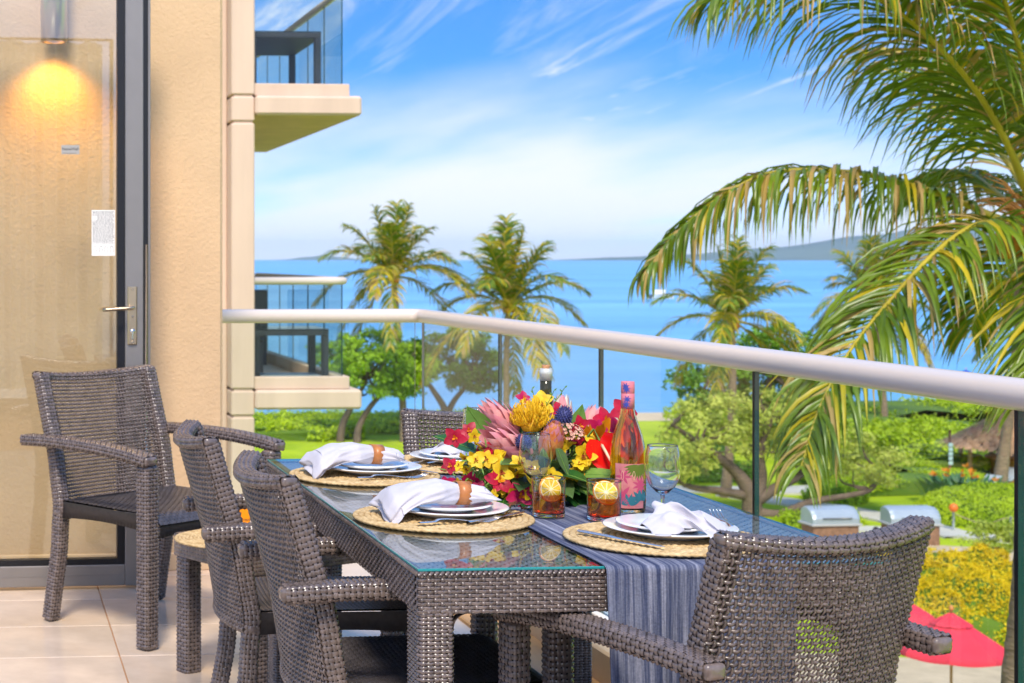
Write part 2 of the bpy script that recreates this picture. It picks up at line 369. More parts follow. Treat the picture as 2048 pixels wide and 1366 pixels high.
def sheet(name, pts, z, m, label, k=6):
    """a flat ribbon: pts = (x, y, half width)"""
    P = spline(np.array([(x, y, 0) for x, y, _ in pts], float), k); W_ = np.interp(np.linspace(0, 1, len(P)), np.linspace(0, 1, len(pts)), [q for _, _, q in pts])
    T = np.gradient(P, axis=0); T /= np.linalg.norm(T, axis=1, keepdims=True); Nn = np.stack([-T[:, 1], T[:, 0], 0 * T[:, 0]], -1)
    b = MB(); top = np.stack([P - Nn * W_[:, None], P + Nn * W_[:, None]], 1); top[..., 2] = z
    lo_ = top.copy(); lo_[..., 2] = z - 0.15
    V = np.concatenate([lo_[:, :1], top, lo_[:, 1:]], 1)
    b.add(V, grid_faces(len(P), 4)[:, ::-1], 0, False); return struct(name, b, m, label)
sheet('path', [(24, 63.6, 0.95), (29, 62.5, 0.95), (33, 62.3, 0.95), (37, 64.0, 0.9), (42, 68, 0.9)], -7.93, M_path, 'pale footpath crossing the lawn behind the spreading tree')
sheet('path_fork', [(29.0, 61.4, 0.8), (30.4, 59.2, 0.8), (31.6, 56.6, 0.8), (32.3, 53.6, 0.7), (32.4, 51.2, 0.7)], -7.92, M_path, 'pale footpath forking down to the grills')
sheet('path_near', [(28, 53.5, 0.55), (31.5, 52.3, 0.6), (34.0, 50.3, 0.6), (37, 47.8, 0.6)], -7.91, M_path, 'pale footpath along the roped hedge')
sheet('terrace', [(22, 50.3, 1.2), (27, 49.2, 1.3), (31, 48.0, 1.2), (35, 45.5, 1.0)], -7.90, M_deck, 'tan terrace paving in front of the grills')
sheet('pool_deck', [(8, 33.5, 5), (19, 31.0, 5.0), (30, 27.0, 5)], -7.89, M_deck, 'tan pool deck under the red umbrellas')

# ================================================================== our balcony
M_grout = mat('grout', (0.36, 0.19, 0.085), 0.9, 0.2)
M_tile = mat('floor_tile', (0.60, 0.47, 0.36), 0.17, 0.5, noise=(3.2, 0.16), bump=(5, 0.05, 0.004), objvar=0.07)
M_stucco = mat('stucco_cream', (0.56, 0.385, 0.225), 0.85, 0.25, noise=(1.7, 0.10), bump=(75, 0.55, 0.006))
M_peach = mat('render_peach', (0.62, 0.455, 0.345), 0.8, 0.25, noise=(1.6, 0.10), stretch=(1.6, 1.6, 0.22), bump=(60, 0.12, 0.004))
M_kerb = mat('kerb_stone', (0.62, 0.45, 0.26), 0.6, 0.4, noise=(4, 0.12), bump=(40, 0.15, 0.003))
M_gut = mat('gutter_stone', (0.50, 0.28, 0.11), 0.5, 0.4, noise=(5, 0.25), stretch=(1, 0.3, 1))
M_white = mat('white_paint', (0.78, 0.74, 0.68), 0.35, 0.5)
M_rail = mat('rail_paint', (0.62, 0.53, 0.46), 0.20, 0.5, bump=(60, 0.02, 0.002))
M_alu = mat('door_aluminium', (0.24, 0.22, 0.205), 0.38, 0.5, metal=0.55, noise=(6, 0.05))
M_black = mat('black_gasket', (0.008, 0.008, 0.010), 0.4, 0.4)
M_brass = mat('handle_nickel', (0.55, 0.42, 0.28), 0.28, 0.5, metal=1.0)
M_pane = panemat('balcony_glass', (0.93, 0.965, 0.945), 1.35)
M_doorglass = panemat('door_glass', (0.90, 0.92, 0.90), 2.1)
M_edge = mat('glass_edge', (0.02, 0.22, 0.22), 0.1, 0.6)
floor = struct('floor', box(MB(), (-1.2, -2.5, -0.26), (1.905, 7.62, -0.006)), M_grout, 'beige tiled balcony floor')
tile = box(MB(), (0.002, 0.002, -0.012), (0.503, 0.448, 0), 0.0022).mesh('tile', [M_tile])
for i in range(-2, 4):
    for j in range(0, 13):
        x0 = -0.08 + 0.505 * i
        if x0 > 1.3: continue
        o = obj('tile', tile, None, floor, (x0, 7.60 - 0.45 * (j + 1), 0)); o.location.z = 0.0004 * ((i * 7 + j * 3) % 3)
gut = box(MB(), (1.4372, -2.5, -0.05), (1.72, 7.6, -0.001), 0.002)
obj('border_strip', gut, mat('border_tile', (0.58, 0.48, 0.38), 0.3, noise=(3, 0.12)), floor)
mb = MB(); box(mb, (1.7205, -2.5, -0.05), (1.7505, 7.6, 0.012), 0.004)
obj('edge_trim', mb, M_gut, floor)
mb = MB(); box(mb, (1.751, -2.5, -0.05), (1.9, 7.6, 0.004), 0.003)
obj('gutter', mb, M_gut, floor)
mb = MB(); prof = [(1.903, -0.26), (1.903, 0.098), (1.912, 0.105), (2.235, 0.105), (2.245, 0.098), (2.245, -0.40), (1.903, -0.40)]
P = np.array([[[x, y, z] for x, z in prof] for y in (-2.5, 7.62)]); mb.add(P, grid_faces(2, len(prof), True), 0, False)
box(mb, (0.95, 7.4, -0.4), (1.9029, 7.70, 0.105), 0.006)
struct('kerb', mb, M_kerb, 'low cream kerb along the balcony edge')
# end wall with stucco
wall = struct('end_wall', box(MB(), (-1.2, 6.82, -0.4), (0.985, 7.25, 6.2), 0.012), M_stucco, 'cream stucco end wall of the balcony')
mb = MB(); box(mb, (-1.2, 6.80, 0.0), (0.997, 6.8205, 0.075), 0.004); box(mb, (0.9855, 6.82, 0.0), (1.0, 7.25, 0.075), 0.004)
obj('skirting', mb, mat('skirting_tile', (0.60, 0.42, 0.25), 0.5, noise=(5, 0.1)), wall)
# the house this balcony belongs to, to the side and behind: unseen, cut below floor level to let light in
mb = MB(); box(mb, (-9, -9, -8), (-1.2, 7.25, -0.3), 0.02)
struct('house_block', mb, M_stucco, 'stucco block of the apartment house')
# ---- railing
rl = thing('balcony_railing', 'pale round handrail over frameless glass panes around this balcony', 'railing', (2.05, 7.55, 0.105))
pts = [(-1.4, 0, 0.955), (-0.15, 0, 0.955), (-0.05, 0, 0.955), (-0.012, -0.012, 0.955), (0, -0.05, 0.955), (0, -0.15, 0.955), (0, -3.3, 0.955), (0, -6.5, 0.955), (0, -9.6, 0.955)]
mb = MB(); tube(mb, pts, 0.033, 28); h = obj('handrail', mb, M_rail, rl)
mb = MB()
for y in (-5.06,):
    a = np.linspace(0, 2 * math.pi, 29); tube(mb, np.stack([0.0331 * np.cos(a), np.full_like(a, y), 0.955 + 0.0331 * np.sin(a)], -1), 0.0006, 5)
obj('sleeve_joint', mb, M_black, h)
js = [-0.03, -1.20, -2.28, -3.38, -4.49, -5.60, -6.75]
pane_m = [M_pane, mat('pane_edge_dark', (0.006, 0.05, 0.05), 0.15, 0.5)]
def pane(x0, x1, y0, y1, z0, z1, parent):
    b = MB(); box(b, (x0, y0, z0), (x1, y1, z1)); me = b.mesh('glass_pane', pane_m)
    ax = 0 if (x1 - x0) < (y1 - y0) else 1
    for p in me.polygons:
        p.material_index = 0 if abs(p.normal[ax]) > 0.9 else 1
    return obj('glass_pane', me, None, parent)
for a, b_ in zip(js[:-1], js[1:]):
    pane(-0.006, 0.006, b_ + 0.006, a - 0.006, 0.0345, 0.925, rl)
pane(-1.2, -0.03, -0.006, 0.006, 0.03, 0.925, rl)
for y in js[1:]:
    mb = MB(); box(mb, (-0.0068, y - 0.0055, 0.0345), (0.0068, y + 0.0055, 0.93)); obj('pane_joint', mb, M_black, rl)
mb = MB(); box(mb, (-0.03, -9.6, 0.0), (0.03, 0.03, 0.034), 0.004); box(mb, (-1.2, -0.03, 0.0), (-0.031, 0.03, 0.034), 0.004); obj('base_shoe', mb, M_white, rl)
# ---- folded door leaf
dl = thing('folding_door', 'grey aluminium framed glass door leaf folded back against the stucco wall', 'door', (0.62, 6.47, 0.0), R(1.5))
mb = MB(); box(mb, (-0.088, -0.03, 0.012), (-0.014, 0.03, 2.52), 0.003); obj('stile', mb, M_alu, dl)
mb = MB(); box(mb, (-1.06, -0.03, 0.012), (-0.99, 0.03, 2.52), 0.003); obj('stile', mb, M_alu, dl)
mb = MB(); box(mb, (-0.989, -0.0295, 0.014), (-0.0885, 0.0295, 0.098), 0.003); box(mb, (-0.989, -0.031, 0.055), (-0.0885, -0.0296, 0.058)); obj('bottom_rail', mb, M_alu, dl)
mb = MB(); box(mb, (-0.989, -0.0295, 2.43), (-0.0885, 0.0295, 2.518), 0.003); obj('top_rail', mb, M_alu, dl)
mb = MB(); box(mb, (-0.120, -0.022, 0.099), (-0.0885, 0.022, 2.428)); box(mb, (-0.989, -0.022, 0.099), (-0.96, 0.022, 2.428)); box(mb, (-0.96, -0.022, 0.099), (-0.1201, 0.022, 0.122)); box(mb, (-0.96, -0.022, 2.39), (-0.1201, 0.022, 2.428))
obj('glazing_gasket', mb, M_black, dl)
mb = MB(); box(mb, (-0.0138, -0.026, 0.012), (0.004, 0.03, 2.52)); obj('edge_gasket', mb, M_black, dl)
mb = MB(); box(mb, (0.0045, -0.02, 0.03), (0.016, 0.06, 2.5), 0.002); obj('hinge_profile', mb, M_alu, dl)
mb = MB(); box(mb, (-0.961, -0.004, 0.12), (-0.119, 0.004, 2.395)); obj('glass_pane', mb, M_doorglass, dl)
mb = MB(); tube(mb, [(-0.004, -0.034, 0.02), (-0.004, -0.034, 1.39)], 0.005, 10); obj('drop_bolt', mb, mat('bolt_steel', (0.6, 0.58, 0.55), 0.25, metal=1), dl)
hp = MB(); box(hp, (-0.079, -0.040, 0.985), (-0.041, -0.0305, 1.222), 0.004); hpo = obj('handle_plate', hp, M_brass, dl)
mb = MB(); tube(mb, spline([(-0.062, -0.038, 1.136), (-0.062, -0.075, 1.136), (-0.07, -0.086, 1.136), (-0.10, -0.088, 1.134), (-0.185, -0.086, 1.128)], 6), 0.0095, 12, flat=0.8); obj('lever', mb, M_brass, hpo)
mb = MB(); lathe(mb, [(0, -0.003), (0.011, -0.003), (0.011, 0.004), (0, 0.004)], 20, M=Matrix.Translation((-0.06, -0.041, 1.04)) @ Matrix.Rotation(R(90), 4, 'X')); box(mb, (-0.064, -0.049, 1.008), (-0.056, -0.040, 1.043), 0.002); obj('lock_cylinder', mb, mat('bolt_steel', (0.6, 0.58, 0.55)), hpo)
mb = MB()
for z in (1.21, 0.997, 1.10): lathe(mb, [(0, -0.002), (0.004, -0.001), (0.0045, 0.003)], 10, M=Matrix.Translation((-0.06, -0.0415, z)) @ Matrix.Rotation(R(90), 4, 'X'))
obj('screw', mb, mat('bolt_steel', (0.6, 0.58, 0.55)), hpo)
M_paper = mat('label_paper', (0.72, 0.69, 0.64), 0.7); M_ink = mat('print_ink', (0.03, 0.03, 0.035), 0.7); M_greylab = mat('grey_label', (0.33, 0.31, 0.28), 0.5)
mb = MB(); box(mb, (-0.345, -0.0056, 1.755), (-0.272, -0.0044, 1.792)); st = obj('maker_sticker', mb, M_greylab, dl)
obj('lettering', text_mesh('NanaWall', 0.0165, mats=M_ink), None, st, (-0.3085, -0.0060, 1.776), (R(90), 0, 0))
mb = MB(); box(mb, (-0.340, -0.0062, 1.7590), (-0.285, -0.0057, 1.7600)); obj('small_print', mb, M_ink, st)
mb = MB(); box(mb, (-0.222, -0.0056, 1.345), (-0.127, -0.0044, 1.530)); nt_ = obj('notice_sheet', mb, M_paper, dl)
mb = MB()
for i, z in enumerate(np.linspace(1.523, 1.402, 24)):
    x0 = -0.218; x1 = -0.131
    if i in (4, 5, 6): x0 = -0.20
    rr_ = np.random.default_rng(i); x = x0
    while x < x1 - 0.006:
        l = rr_.uniform(0.004, 0.013); box(mb, (x, -0.0062, z - 0.0008 - 0.0006 * (i == 0)), (min(x1, x + l), -0.0057, z + 0.0008)); x += l + 0.0025
box(mb, (-0.219, -0.0062, 1.396), (-0.130, -0.0057, 1.3970))
for q in range(4):
    x = -0.215 + q * 0.0225; a = np.linspace(0, math.pi, 7); arc = [(x + 0.007 - 0.006 * math.cos(t), -0.006, 1.373 + 0.012 * math.sin(t)) for t in a]; tube(mb, [(x + 0.001, -0.006, 1.357)] + arc + [(x + 0.013, -0.006, 1.357)], 0.0005, 4)
obj('print', mb, M_ink, nt_)
# ---- wall lamp behind the door glass
lp = thing('wall_lamp', 'lit cylinder downlight on the stucco wall behind the door glass', 'lamp', (0.255, 6.70, 2.24))
mb = MB(); lathe(mb, [(0.040, 0.02), (0.050, 0.0), (0.056, 0.0), (0.056, 0.40), (0.0, 0.40)], 32); obj('shade', mb, mat('lamp_brushed_metal', (0.55, 0.50, 0.42), 0.3, metal=0.9), lp)
mb = MB(); lathe(mb, [(0.0, 0.03), (0.048, 0.03)], 24); obj('lens', mb, mat('lamp_lens', (1, 0.8, 0.4), emit=((1, 0.62, 0.15), 6.0)), lp)
mb = MB(); box(mb, (-0.03, 0.05, 0.15), (0.03, 0.119, 0.27), 0.004); obj('bracket', mb, MATS['lamp_brushed_metal'], lp)
ld = bpy.data.lights.new('lamp_bulb', 'SPOT'); ld.energy = 16; ld.color = (1, 0.50, 0.06); ld.spot_size = R(118); ld.spot_blend = 0.9; ld.shadow_soft_size = 0.03
lo = bpy.data.objects.new('lamp_bulb', ld); C.objects.link(lo); lo.parent = lp; lo.location = (0, 0, 0.015)

# unseen white curtain added behind the camera so the door glass mirrors its folds
mb = MB(); x = np.linspace(-0.9, 1.65, 260); yf = -3.4 + 0.11 * np.sin(x * 21 + 1.6 * np.sin(x * 5)) + 0.03 * np.sin(x * 57); mb.add(np.stack([np.stack([x, yf, np.full_like(x, z)], -1) for z in (0.02, 1.2, 2.4, 3.55)], 1), grid_faces(260, 4))
cu_t = thing('curtain', 'white curtain added out of view for the door glass to mirror', 'curtain', (0, 0, 0)); obj('cloth', mb, leafmat('curtain_cloth', (0.85, 0.83, 0.78), (0.88, 0.86, 0.82), 2, 0.9, 0.45), cu_t); mb = MB(); tube(mb, [(-1.0, -3.4, 3.58), (1.75, -3.4, 3.58)], 0.015, 8); obj('rod', mb, M_alu, cu_t)
for x_ in (-0.98, 1.73):
    mb = MB(); tube(mb, [(x_, -3.4, 0.0), (x_, -3.4, 3.57)], 0.02, 8); obj('post', mb, M_alu, cu_t)

# ================================================================== neighbouring house
nb = thing('neighbour_building', 'peach rendered apartment block with stepped glass railed balconies', 'building', (2.36, 16.15, 0))
X1 = 0.30
mb = MB(); box(mb, (-5.5, 0.30, -8), (0.06, 9, 7.8), 0.01); obj('side_wall', mb, M_peach, nb)
mb = MB()
zs = [-8, -3.27, -3.0, -0.27, 0.0, 2.73, 3.0, 5.73, 6.0, 7.8]
for a, b_ in zip(zs[:-1], zs[1:]): box(mb, (0.061, 0.0, a + 0.012), (X1, 9, b_ - 0.012), 0.012)
box(mb, (0.09, 0.02, -8), (X1 - 0.02, 8.9, 7.8))
obj('pier', mb, M_peach, nb)
M_soff = mat('soffit_render', (0.62, 0.50, 0.33), 0.85, 0.2, noise=(1.0, 0.05))
for z in (-3.0, 0.0, 3.0, 6.0):
    mb = MB(); box(mb, (X1 + 0.001, -0.05, z - 0.20), (1.40, 5.6, z), 0.025); sb = obj('balcony_slab', mb, M_peach, nb)
    mb = MB(); box(mb, (X1 + 0.001, 0.04, z + 0.001), (1.29, 0.16, z + 0.13), 0.008); box(mb, (1.17, 0.1601, z + 0.001), (1.29, 5.5, z + 0.13), 0.008); obj('upstand', mb, M_peach, sb)
    if z < -1: continue
    for j in range(6):
        y0 = 0.11 + j * 0.9; pane(1.22, 1.232, y0, y0 + 0.885, z + 0.13, z + 1.08, sb)
    pane(X1 + 0.02, 1.218, 0.095, 0.107, z + 0.13, z + 1.08, sb)
    mb = MB(); tube(mb, [(X1, 0.10, z + 1.11), (1.15, 0.10, z + 1.11), (1.24, 0.11, z + 1.11), (1.24, 0.25, z + 1.11), (1.226, 5.4, z + 1.11)], 0.040, 16); obj('handrail', mb, M_rail, sb)
mb = MB(); box(mb, (0.301, 5.62, -8), (0.6, 9, 7.8)); obj('rear_wall', mb, M_white, nb)
mb = MB(); tube(mb, [(1.385, 1.0, 2.9), (1.45, 1.0, 2.9)], 0.02, 8); obj('drain_spout', mb, M_peach, nb)
M_dk = mat('dark_resin', (0.03, 0.032, 0.04), 0.5, noise=(40, 0.2))
def frame_table(name, label, loc, sx, sy, h_, glass=True, shelf=True):
    t = thing(name, label, 'table', loc)
    mb = MB(); box(mb, (0, 0, h_ - 0.07), (sx, sy, h_ - 0.008), 0.006); obj('frame', mb, M_dk, t)
    mb = MB(); box(mb, (-0.004, -0.004, h_ - 0.0078), (sx + 0.004, sy + 0.004, h_), 0.002); obj('glass_top', mb, [panemat('smoked_top', (0.30, 0.42, 0.42), 1.6)], t)
    for x in (0, sx - 0.07):
        for y in (0, sy - 0.07):
            mb = MB(); box(mb, (x, y, 0), (x + 0.07, y + 0.07, h_ - 0.0705), 0.005); obj('leg', mb, M_dk, t)
    if shelf:
        mb = MB(); box(mb, (0.01, 0.01, 0.05), (sx - 0.01, sy - 0.01, 0.09), 0.004); obj('shelf', mb, [mat('shelf_top', (0.45, 0.46, 0.46), 0.4)], t)
    return t
frame_table('side_table', 'dark frame table with glass top on the neighbouring lower balcony', (2.72, 16.6, 0.001), 0.80, 0.75, 0.60)
frame_table('balcony_table', 'dark frame table on the neighbouring upper balcony seen from beneath', (2.70, 16.7, 3.001), 0.76, 1.5, 0.74, shelf=False)
def plain_chair(name, label, loc, rz, cloth):
    t = thing(name, label, 'chair', loc, rz)
    mb = MB(); box(mb, (-0.26, -0.26, 0.38), (0.26, 0.26, 0.44), 0.02); obj('seat', mb, M_dk, t)
    mb = MB(); box(mb, (-0.26, 0.24, 0.44), (0.26, 0.30, 0.95), 0.02); obj('backrest', mb, M_dk, t)
    for x in (-0.25, 0.20):
        for y in (-0.25, 0.23):
            mb = MB(); box(mb, (x, y, 0), (x + 0.05, y + 0.05, 0.379), 0.006); obj('leg', mb, M_dk, t)
        mb = MB(); box(mb, (x, -0.25, 0.60), (x + 0.05, 0.239, 0.64), 0.01); box(mb, (x, -0.25, 0.44), (x + 0.05, -0.2, 0.60), 0.006); obj('armrest', mb, M_dk, t)
    if cloth:
        mb = MB(); box(mb, (-0.2, 0.21, 0.6), (0.15, 0.235, 0.985), 0.01); box(mb, (-0.2, 0.21, 0.9551), (0.15, 0.33, 0.99), 0.01); obj('towel', mb, mat('teal_towel', (0.0, 0.20, 0.25), 0.9, bump=(200, 0.4, 0.003)), t)
    return t
plain_chair('balcony_chair', 'dark chair with a teal towel behind the neighbouring pier', (2.78, 18.3, 0.001), R(15), True)
plain_chair('low_chair', 'dark low chair far back on the neighbouring lower balcony', (3.15, 20.2, 0.001), R(190), False)

# ================================================================== wicker furniture
M_wick = mat('wicker_strand', (0.122, 0.092, 0.080), 0.21, 0.8, noise=(38, 0.42), objvar=0.05)
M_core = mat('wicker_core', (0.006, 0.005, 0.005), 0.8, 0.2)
M_seatw = mat('wicker_seat', (0.055, 0.048, 0.050), 0.30, 0.55, noise=(25, 0.3))
WK = [M_wick, M_core]
def stile_y(z): return np.interp(z, [0, 0.25, 0.42, 0.6, 0.87], [-0.285, -0.24, -0.228, -0.258, -0.335])
def chair_meshes():
    ms = {}
    st = [(0, float(stile_y(z)), z) for z in (0.010, 0.14, 0.25, 0.34, 0.42, 0.5, 0.6, 0.74, 0.862)]
    ms['rear_leg'] = woven_tube(MB(), st, 0.021, 0.0205, (1, 0, 0)).mesh('rear_leg', WK)
    ms['front_leg'] = woven_tube(MB(), [(0, 0.235, 0.010), (0, 0.235, 0.600)], 0.026, 0.026, (1, 0, 0)).mesh('front_leg', WK)
    ms['armrest'] = woven_tube(MB(), [(0, -0.352, 0.640), (0, -0.2, 0.646), (0, 0.0, 0.644), (0, 0.15, 0.634), (0, 0.262, 0.620)], 0.027, 0.0165, (1, 0, 0), exp=8).mesh('armrest', WK)
    hw = 0.256
    def topz(x): return 0.876 - 0.016 * (1 - (x / hw) ** 2)
    def back(u, v, nu, nv_, off=0.0):
        x = (u / nu - 0.5) * 2 * hw; z = 0.385 + v / nv_ * (topz(x) - 0.385)
        y = stile_y(z) - 0.044 * (1 - (x / hw) ** 2) + off
        return np.stack([x, y, z], -1)
    nu, nv_ = 46, 38
    for key, of in (('back_weave', -0.021), ('back_weave_inner', 0.019)):
        mb = MB(); weave(mb, surf(lambda u, v: back(u, v, nu, nv_, of), 1e-2), nu, nv_, 0.56, 0.60, 0.0028, 0.0018, 0, both=True); ms[key] = mb.mesh('back_weave', WK)
    xs = np.linspace(-0.252, 0.252, 11)
    ms['top_rail'] = woven_tube(MB(), [(x, -0.338 - 0.043 * (1 - (x / 0.240) ** 2), float(0.865 - 0.016 * (1 - (x / 0.240) ** 2))) for x in xs], 0.0225, 0.012, (0, 1, 0), k=4).mesh('top_rail', WK)
    ms['bottom_rail'] = woven_tube(MB(), [(x, -0.228 - 0.043 * (1 - (x / 0.240) ** 2), 0.392) for x in xs], 0.022, 0.012, (0, 1, 0), k=4).mesh('bottom_rail', WK)
    def seat(u, v, nu, nv_):
        x = (u / nu - 0.5) * 0.49; y = -0.235 + v / nv_ * 0.50
        z = 0.437 - 0.014 * (1 - (x / 0.245) ** 2) * np.clip((0.26 - y) / 0.3, 0, 1) - 0.03 * np.clip((y - 0.20) / 0.065, 0, 1.2) ** 2
        return np.stack([x, y, z], -1)
    mb = MB(); nu, nv_ = 36, 42; weave(mb, surf(lambda u, v: seat(u, v, nu, nv_), 1e-2), nu, nv_, 0.85, 0.85, 0.0018, 0.0012, 0)
    U, Vv = np.meshgrid(np.linspace(0, nu, 13), np.linspace(0, nv_, 13)); p = seat(U, Vv, nu, nv_); p[..., 2] -= 0.004; mb.add(p, grid_faces(13, 13)[:, ::-1], 1)
    ms['seat_weave'] = mb.mesh('seat_weave', [M_seatw, M_core])
    mb = MB()
    for s_ in (-1, 1):
        k = 60; y = np.linspace(-0.225, 0.24, k); dz = 0.012 * np.sin(np.linspace(0, math.pi, k)); rip = 0.0012 * (np.arange(k) % 2)
        V = np.stack([np.stack([s_ * (0.246 + rip), y, 0.432 + 0 * y], -1), np.stack([s_ * (0.248 + rip), y, 0.374 + dz], -1), np.stack([s_ * (0.222 + rip), y, 0.372 + dz], -1)], 1)
        F = grid_faces(k, 3); mb.add(V, F if s_ > 0 else F[:, ::-1], 0)
    k = 64; x = np.linspace(-0.246, 0.246, k); dz = 0.012 * np.sin(np.linspace(0, math.pi, k)); rip = 0.0012 * (np.arange(k) % 2)
    for yy, s_ in ((0.262, 1), (-0.232, -1)):
        V = np.stack([np.stack([x, yy + s_ * rip, 0.405 + 0.025 * (s_ < 0) + 0 * x], -1), np.stack([x, yy + s_ * rip, 0.365 + dz], -1), np.stack([x, yy - s_ * 0.026 + 0 * x, 0.365 + dz], -1)], 1)
        mb.add(V, grid_faces(k, 3) if s_ < 0 else grid_faces(k, 3)[:, ::-1], 0)
    ms['seat_apron'] = mb.mesh('seat_apron', [mat('wicker_dark_wrap', (0.022, 0.019, 0.019), 0.4, noise=(60, 0.4))])
    return ms
CM = chair_meshes()
def wicker_chair(label, loc, rz, scale=None, name='wicker_armchair', inner=False):
    t = thing(name, label, 'chair', loc, rz, 'woven resin armchairs on the balcony', scale)
    obj('back_weave', CM['back_weave_inner' if inner else 'back_weave'], None, t)['kind'] = 'stuff'; obj('seat_weave', CM['seat_weave'], None, t)['kind'] = 'stuff'
    for k in ('top_rail', 'bottom_rail', 'seat_apron'): obj(k, CM[k], None, t)
    for s_ in (-1, 1):
        obj('leg', CM['rear_leg'], None, t, (0.236 * s_, 0, 0)); obj('leg', CM['front_leg'], None, t, (0.272 * s_, 0, 0)); obj('armrest', CM['armrest'], None, t, (0.284 * s_, 0, 0))
    return t
wicker_chair('woven armchair standing apart in front of the folded glass door', (0.615, 5.82, 0), R(-142), (1.15, 1.08, 1.04), inner=True)
wicker_chair('woven armchair pushed in beside the far ringed napkin', (0.888, 4.235, 0), R(-91), (0.86, 1, 1))
wicker_chair('woven armchair pushed in beside the near ringed napkin', (0.945, 3.52, 0), R(-89), (0.88, 1, 1))
wicker_chair('woven armchair turned away in front of the hanging blue runner', (1.375, 3.060, 0), R(17), (0.92, 1.0, 0.978))
wicker_chair('woven armchair across the table, half hidden behind the flowers', (1.535, 4.66, 0), R(176), (1, 1, 0.97), inner=True)

# ---- dining table
TX0, TX1, TY0, TY1, TZ = 0.81, 1.76, 3.0, 4.68, 0.74
dt = thing('dining_table', 'long woven wicker dining table with a glass top', 'table', (TX0, TY0, 0))
W_, D_ = TX1 - TX0, TY1 - TY0
def patch(mb, o, du, dv, nu, nv_, **k):
    o, du, dv = map(lambda q: np.array(q, float), (o, du, dv))
    return weave(mb, surf(lambda u, v: o + (u / nu)[..., None] * du + (v / nv_)[..., None] * dv, 1e-2), nu, nv_, **k)
zb, zt = 0.652, 0.7285
for nm, o_, du in (('apron', (0, 0.003, zb), (W_, 0, 0)), ('apron', (W_ - 0.003, 0, zb), (0, D_, 0)), ('apron', (W_, D_ - 0.003, zb), (-W_, 0, 0)), ('apron', (0.003, D_, zb), (0, -D_, 0))):
    mb = MB(); n_ = int(round(np.linalg.norm(du) / 0.0133))
    patch(mb, o_, du, (0, 0, zt - zb), n_, 10, wu=0.48, wv=0.80, amp=0.0022, bul=0.0014, kc=1.9)
    d = np.array(du) / np.linalg.norm(du); inn = np.array([-d[1], d[0], 0]); p0 = np.array(o_) + inn * 0.0022
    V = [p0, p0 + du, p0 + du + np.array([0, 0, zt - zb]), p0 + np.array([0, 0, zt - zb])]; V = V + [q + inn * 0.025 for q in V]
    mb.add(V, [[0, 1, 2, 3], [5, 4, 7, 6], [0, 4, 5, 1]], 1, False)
    obj(nm, mb, WK, dt)
mb = MB(); patch(mb, (0.004, 0.004, zt), (W_ - 0.008, 0, 0), (0, D_ - 0.008, 0), 70, 118, wu=0.66, wv=0.86, amp=0.0018, bul=0.0009)
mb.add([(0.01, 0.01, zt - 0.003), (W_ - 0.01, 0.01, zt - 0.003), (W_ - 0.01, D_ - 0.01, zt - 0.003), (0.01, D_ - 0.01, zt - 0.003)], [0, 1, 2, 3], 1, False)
obj('woven_top', mb, [mat('wicker_top', (0.27, 0.235, 0.21), 0.4, 0.5, noise=(20, 0.3)), M_core], dt)['kind'] = 'stuff'  # weave colour lightened to stand in for pale sky reflection on the glass
# stitched braid along the top edge
mb = MB()
for p0, p1 in (((0, 0), (W_, 0)), ((W_, 0), (W_, D_)), ((W_, D_), (0, D_)), ((0, D_), (0, 0))):
    ln = math.dist(p0, p1); n_ = int(ln / 0.0105)
    for i in range(n_):
        t = (i + 0.5) / n_; x = p0[0] + (p1[0] - p0[0]) * t; y = p0[1] + (p1[1] - p0[1]) * t; d = np.array([p1[0] - p0[0], p1[1] - p0[1], 0]) / ln; inn = np.array([-d[1], d[0], 0])
        c = np.array([x, y, 0.7285]); a = np.linspace(-0.4, math.pi * 0.75, 4)
        tube(mb, [c + inn * 0.006 + 0.0075 * (-inn * math.cos(q) + np.array([0, 0, 1]) * math.sin(q) * 0.55) + d * (0.004 * (k - 1.5)) for k, q in enumerate(a)], 0.0042, 5, caps=False)
obj('edge_braid', mb, WK, dt)['kind'] = 'stuff'
leg = woven_tube(MB(), [(0, 0, 0), (0, 0, 0.662)], 0.033, 0.046, (1, 0, 0), pu=0.0133, pv=0.0078, exp=9, amp=0.0030).mesh('leg', WK)
for x in (0.036, W_ - 0.036):
    for y in (0.049, D_ - 0.049): obj('leg', leg, None, dt, (x, y, 0))
fil = MB(); a = np.linspace(0, math.pi / 2, 7); ring = np.stack([0.03 - 0.03 * np.sin(a), -0.03 + 0.03 * np.cos(a)], -1)
def bracket(y0, y1, flip):
    b = MB(); V = []
    for yy in (y0, y1): V.append([(s * flip, yy, z) for s, z in [(0, 0.004)] + [(float(q[0]), float(q[1])) for q in ring[::-1]]])
    b.add(np.array(V), grid_faces(2, len(ring) + 1, True), 0, False); return b
for x, fl in ((0.069, 1), (W_ - 0.069, -1)):
    for y0 in (0.005, D_ - 0.03): obj('corner_bracket', bracket(y0, y0 + 0.025, fl), [M_wick], dt, (x, 0, 0.652))
mb = MB(); box(mb, (-0.002, -0.002, 0.7345), (W_ + 0.002, D_ + 0.002, TZ), 0.0012); me = mb.mesh('glass_top', [panemat('table_glass', (0.88, 0.93, 0.93), 1.75), M_edge])
for p in me.polygons: p.material_index = 0 if abs(p.normal.z) > 0.9 else 1
obj('glass_top', me, None, dt)

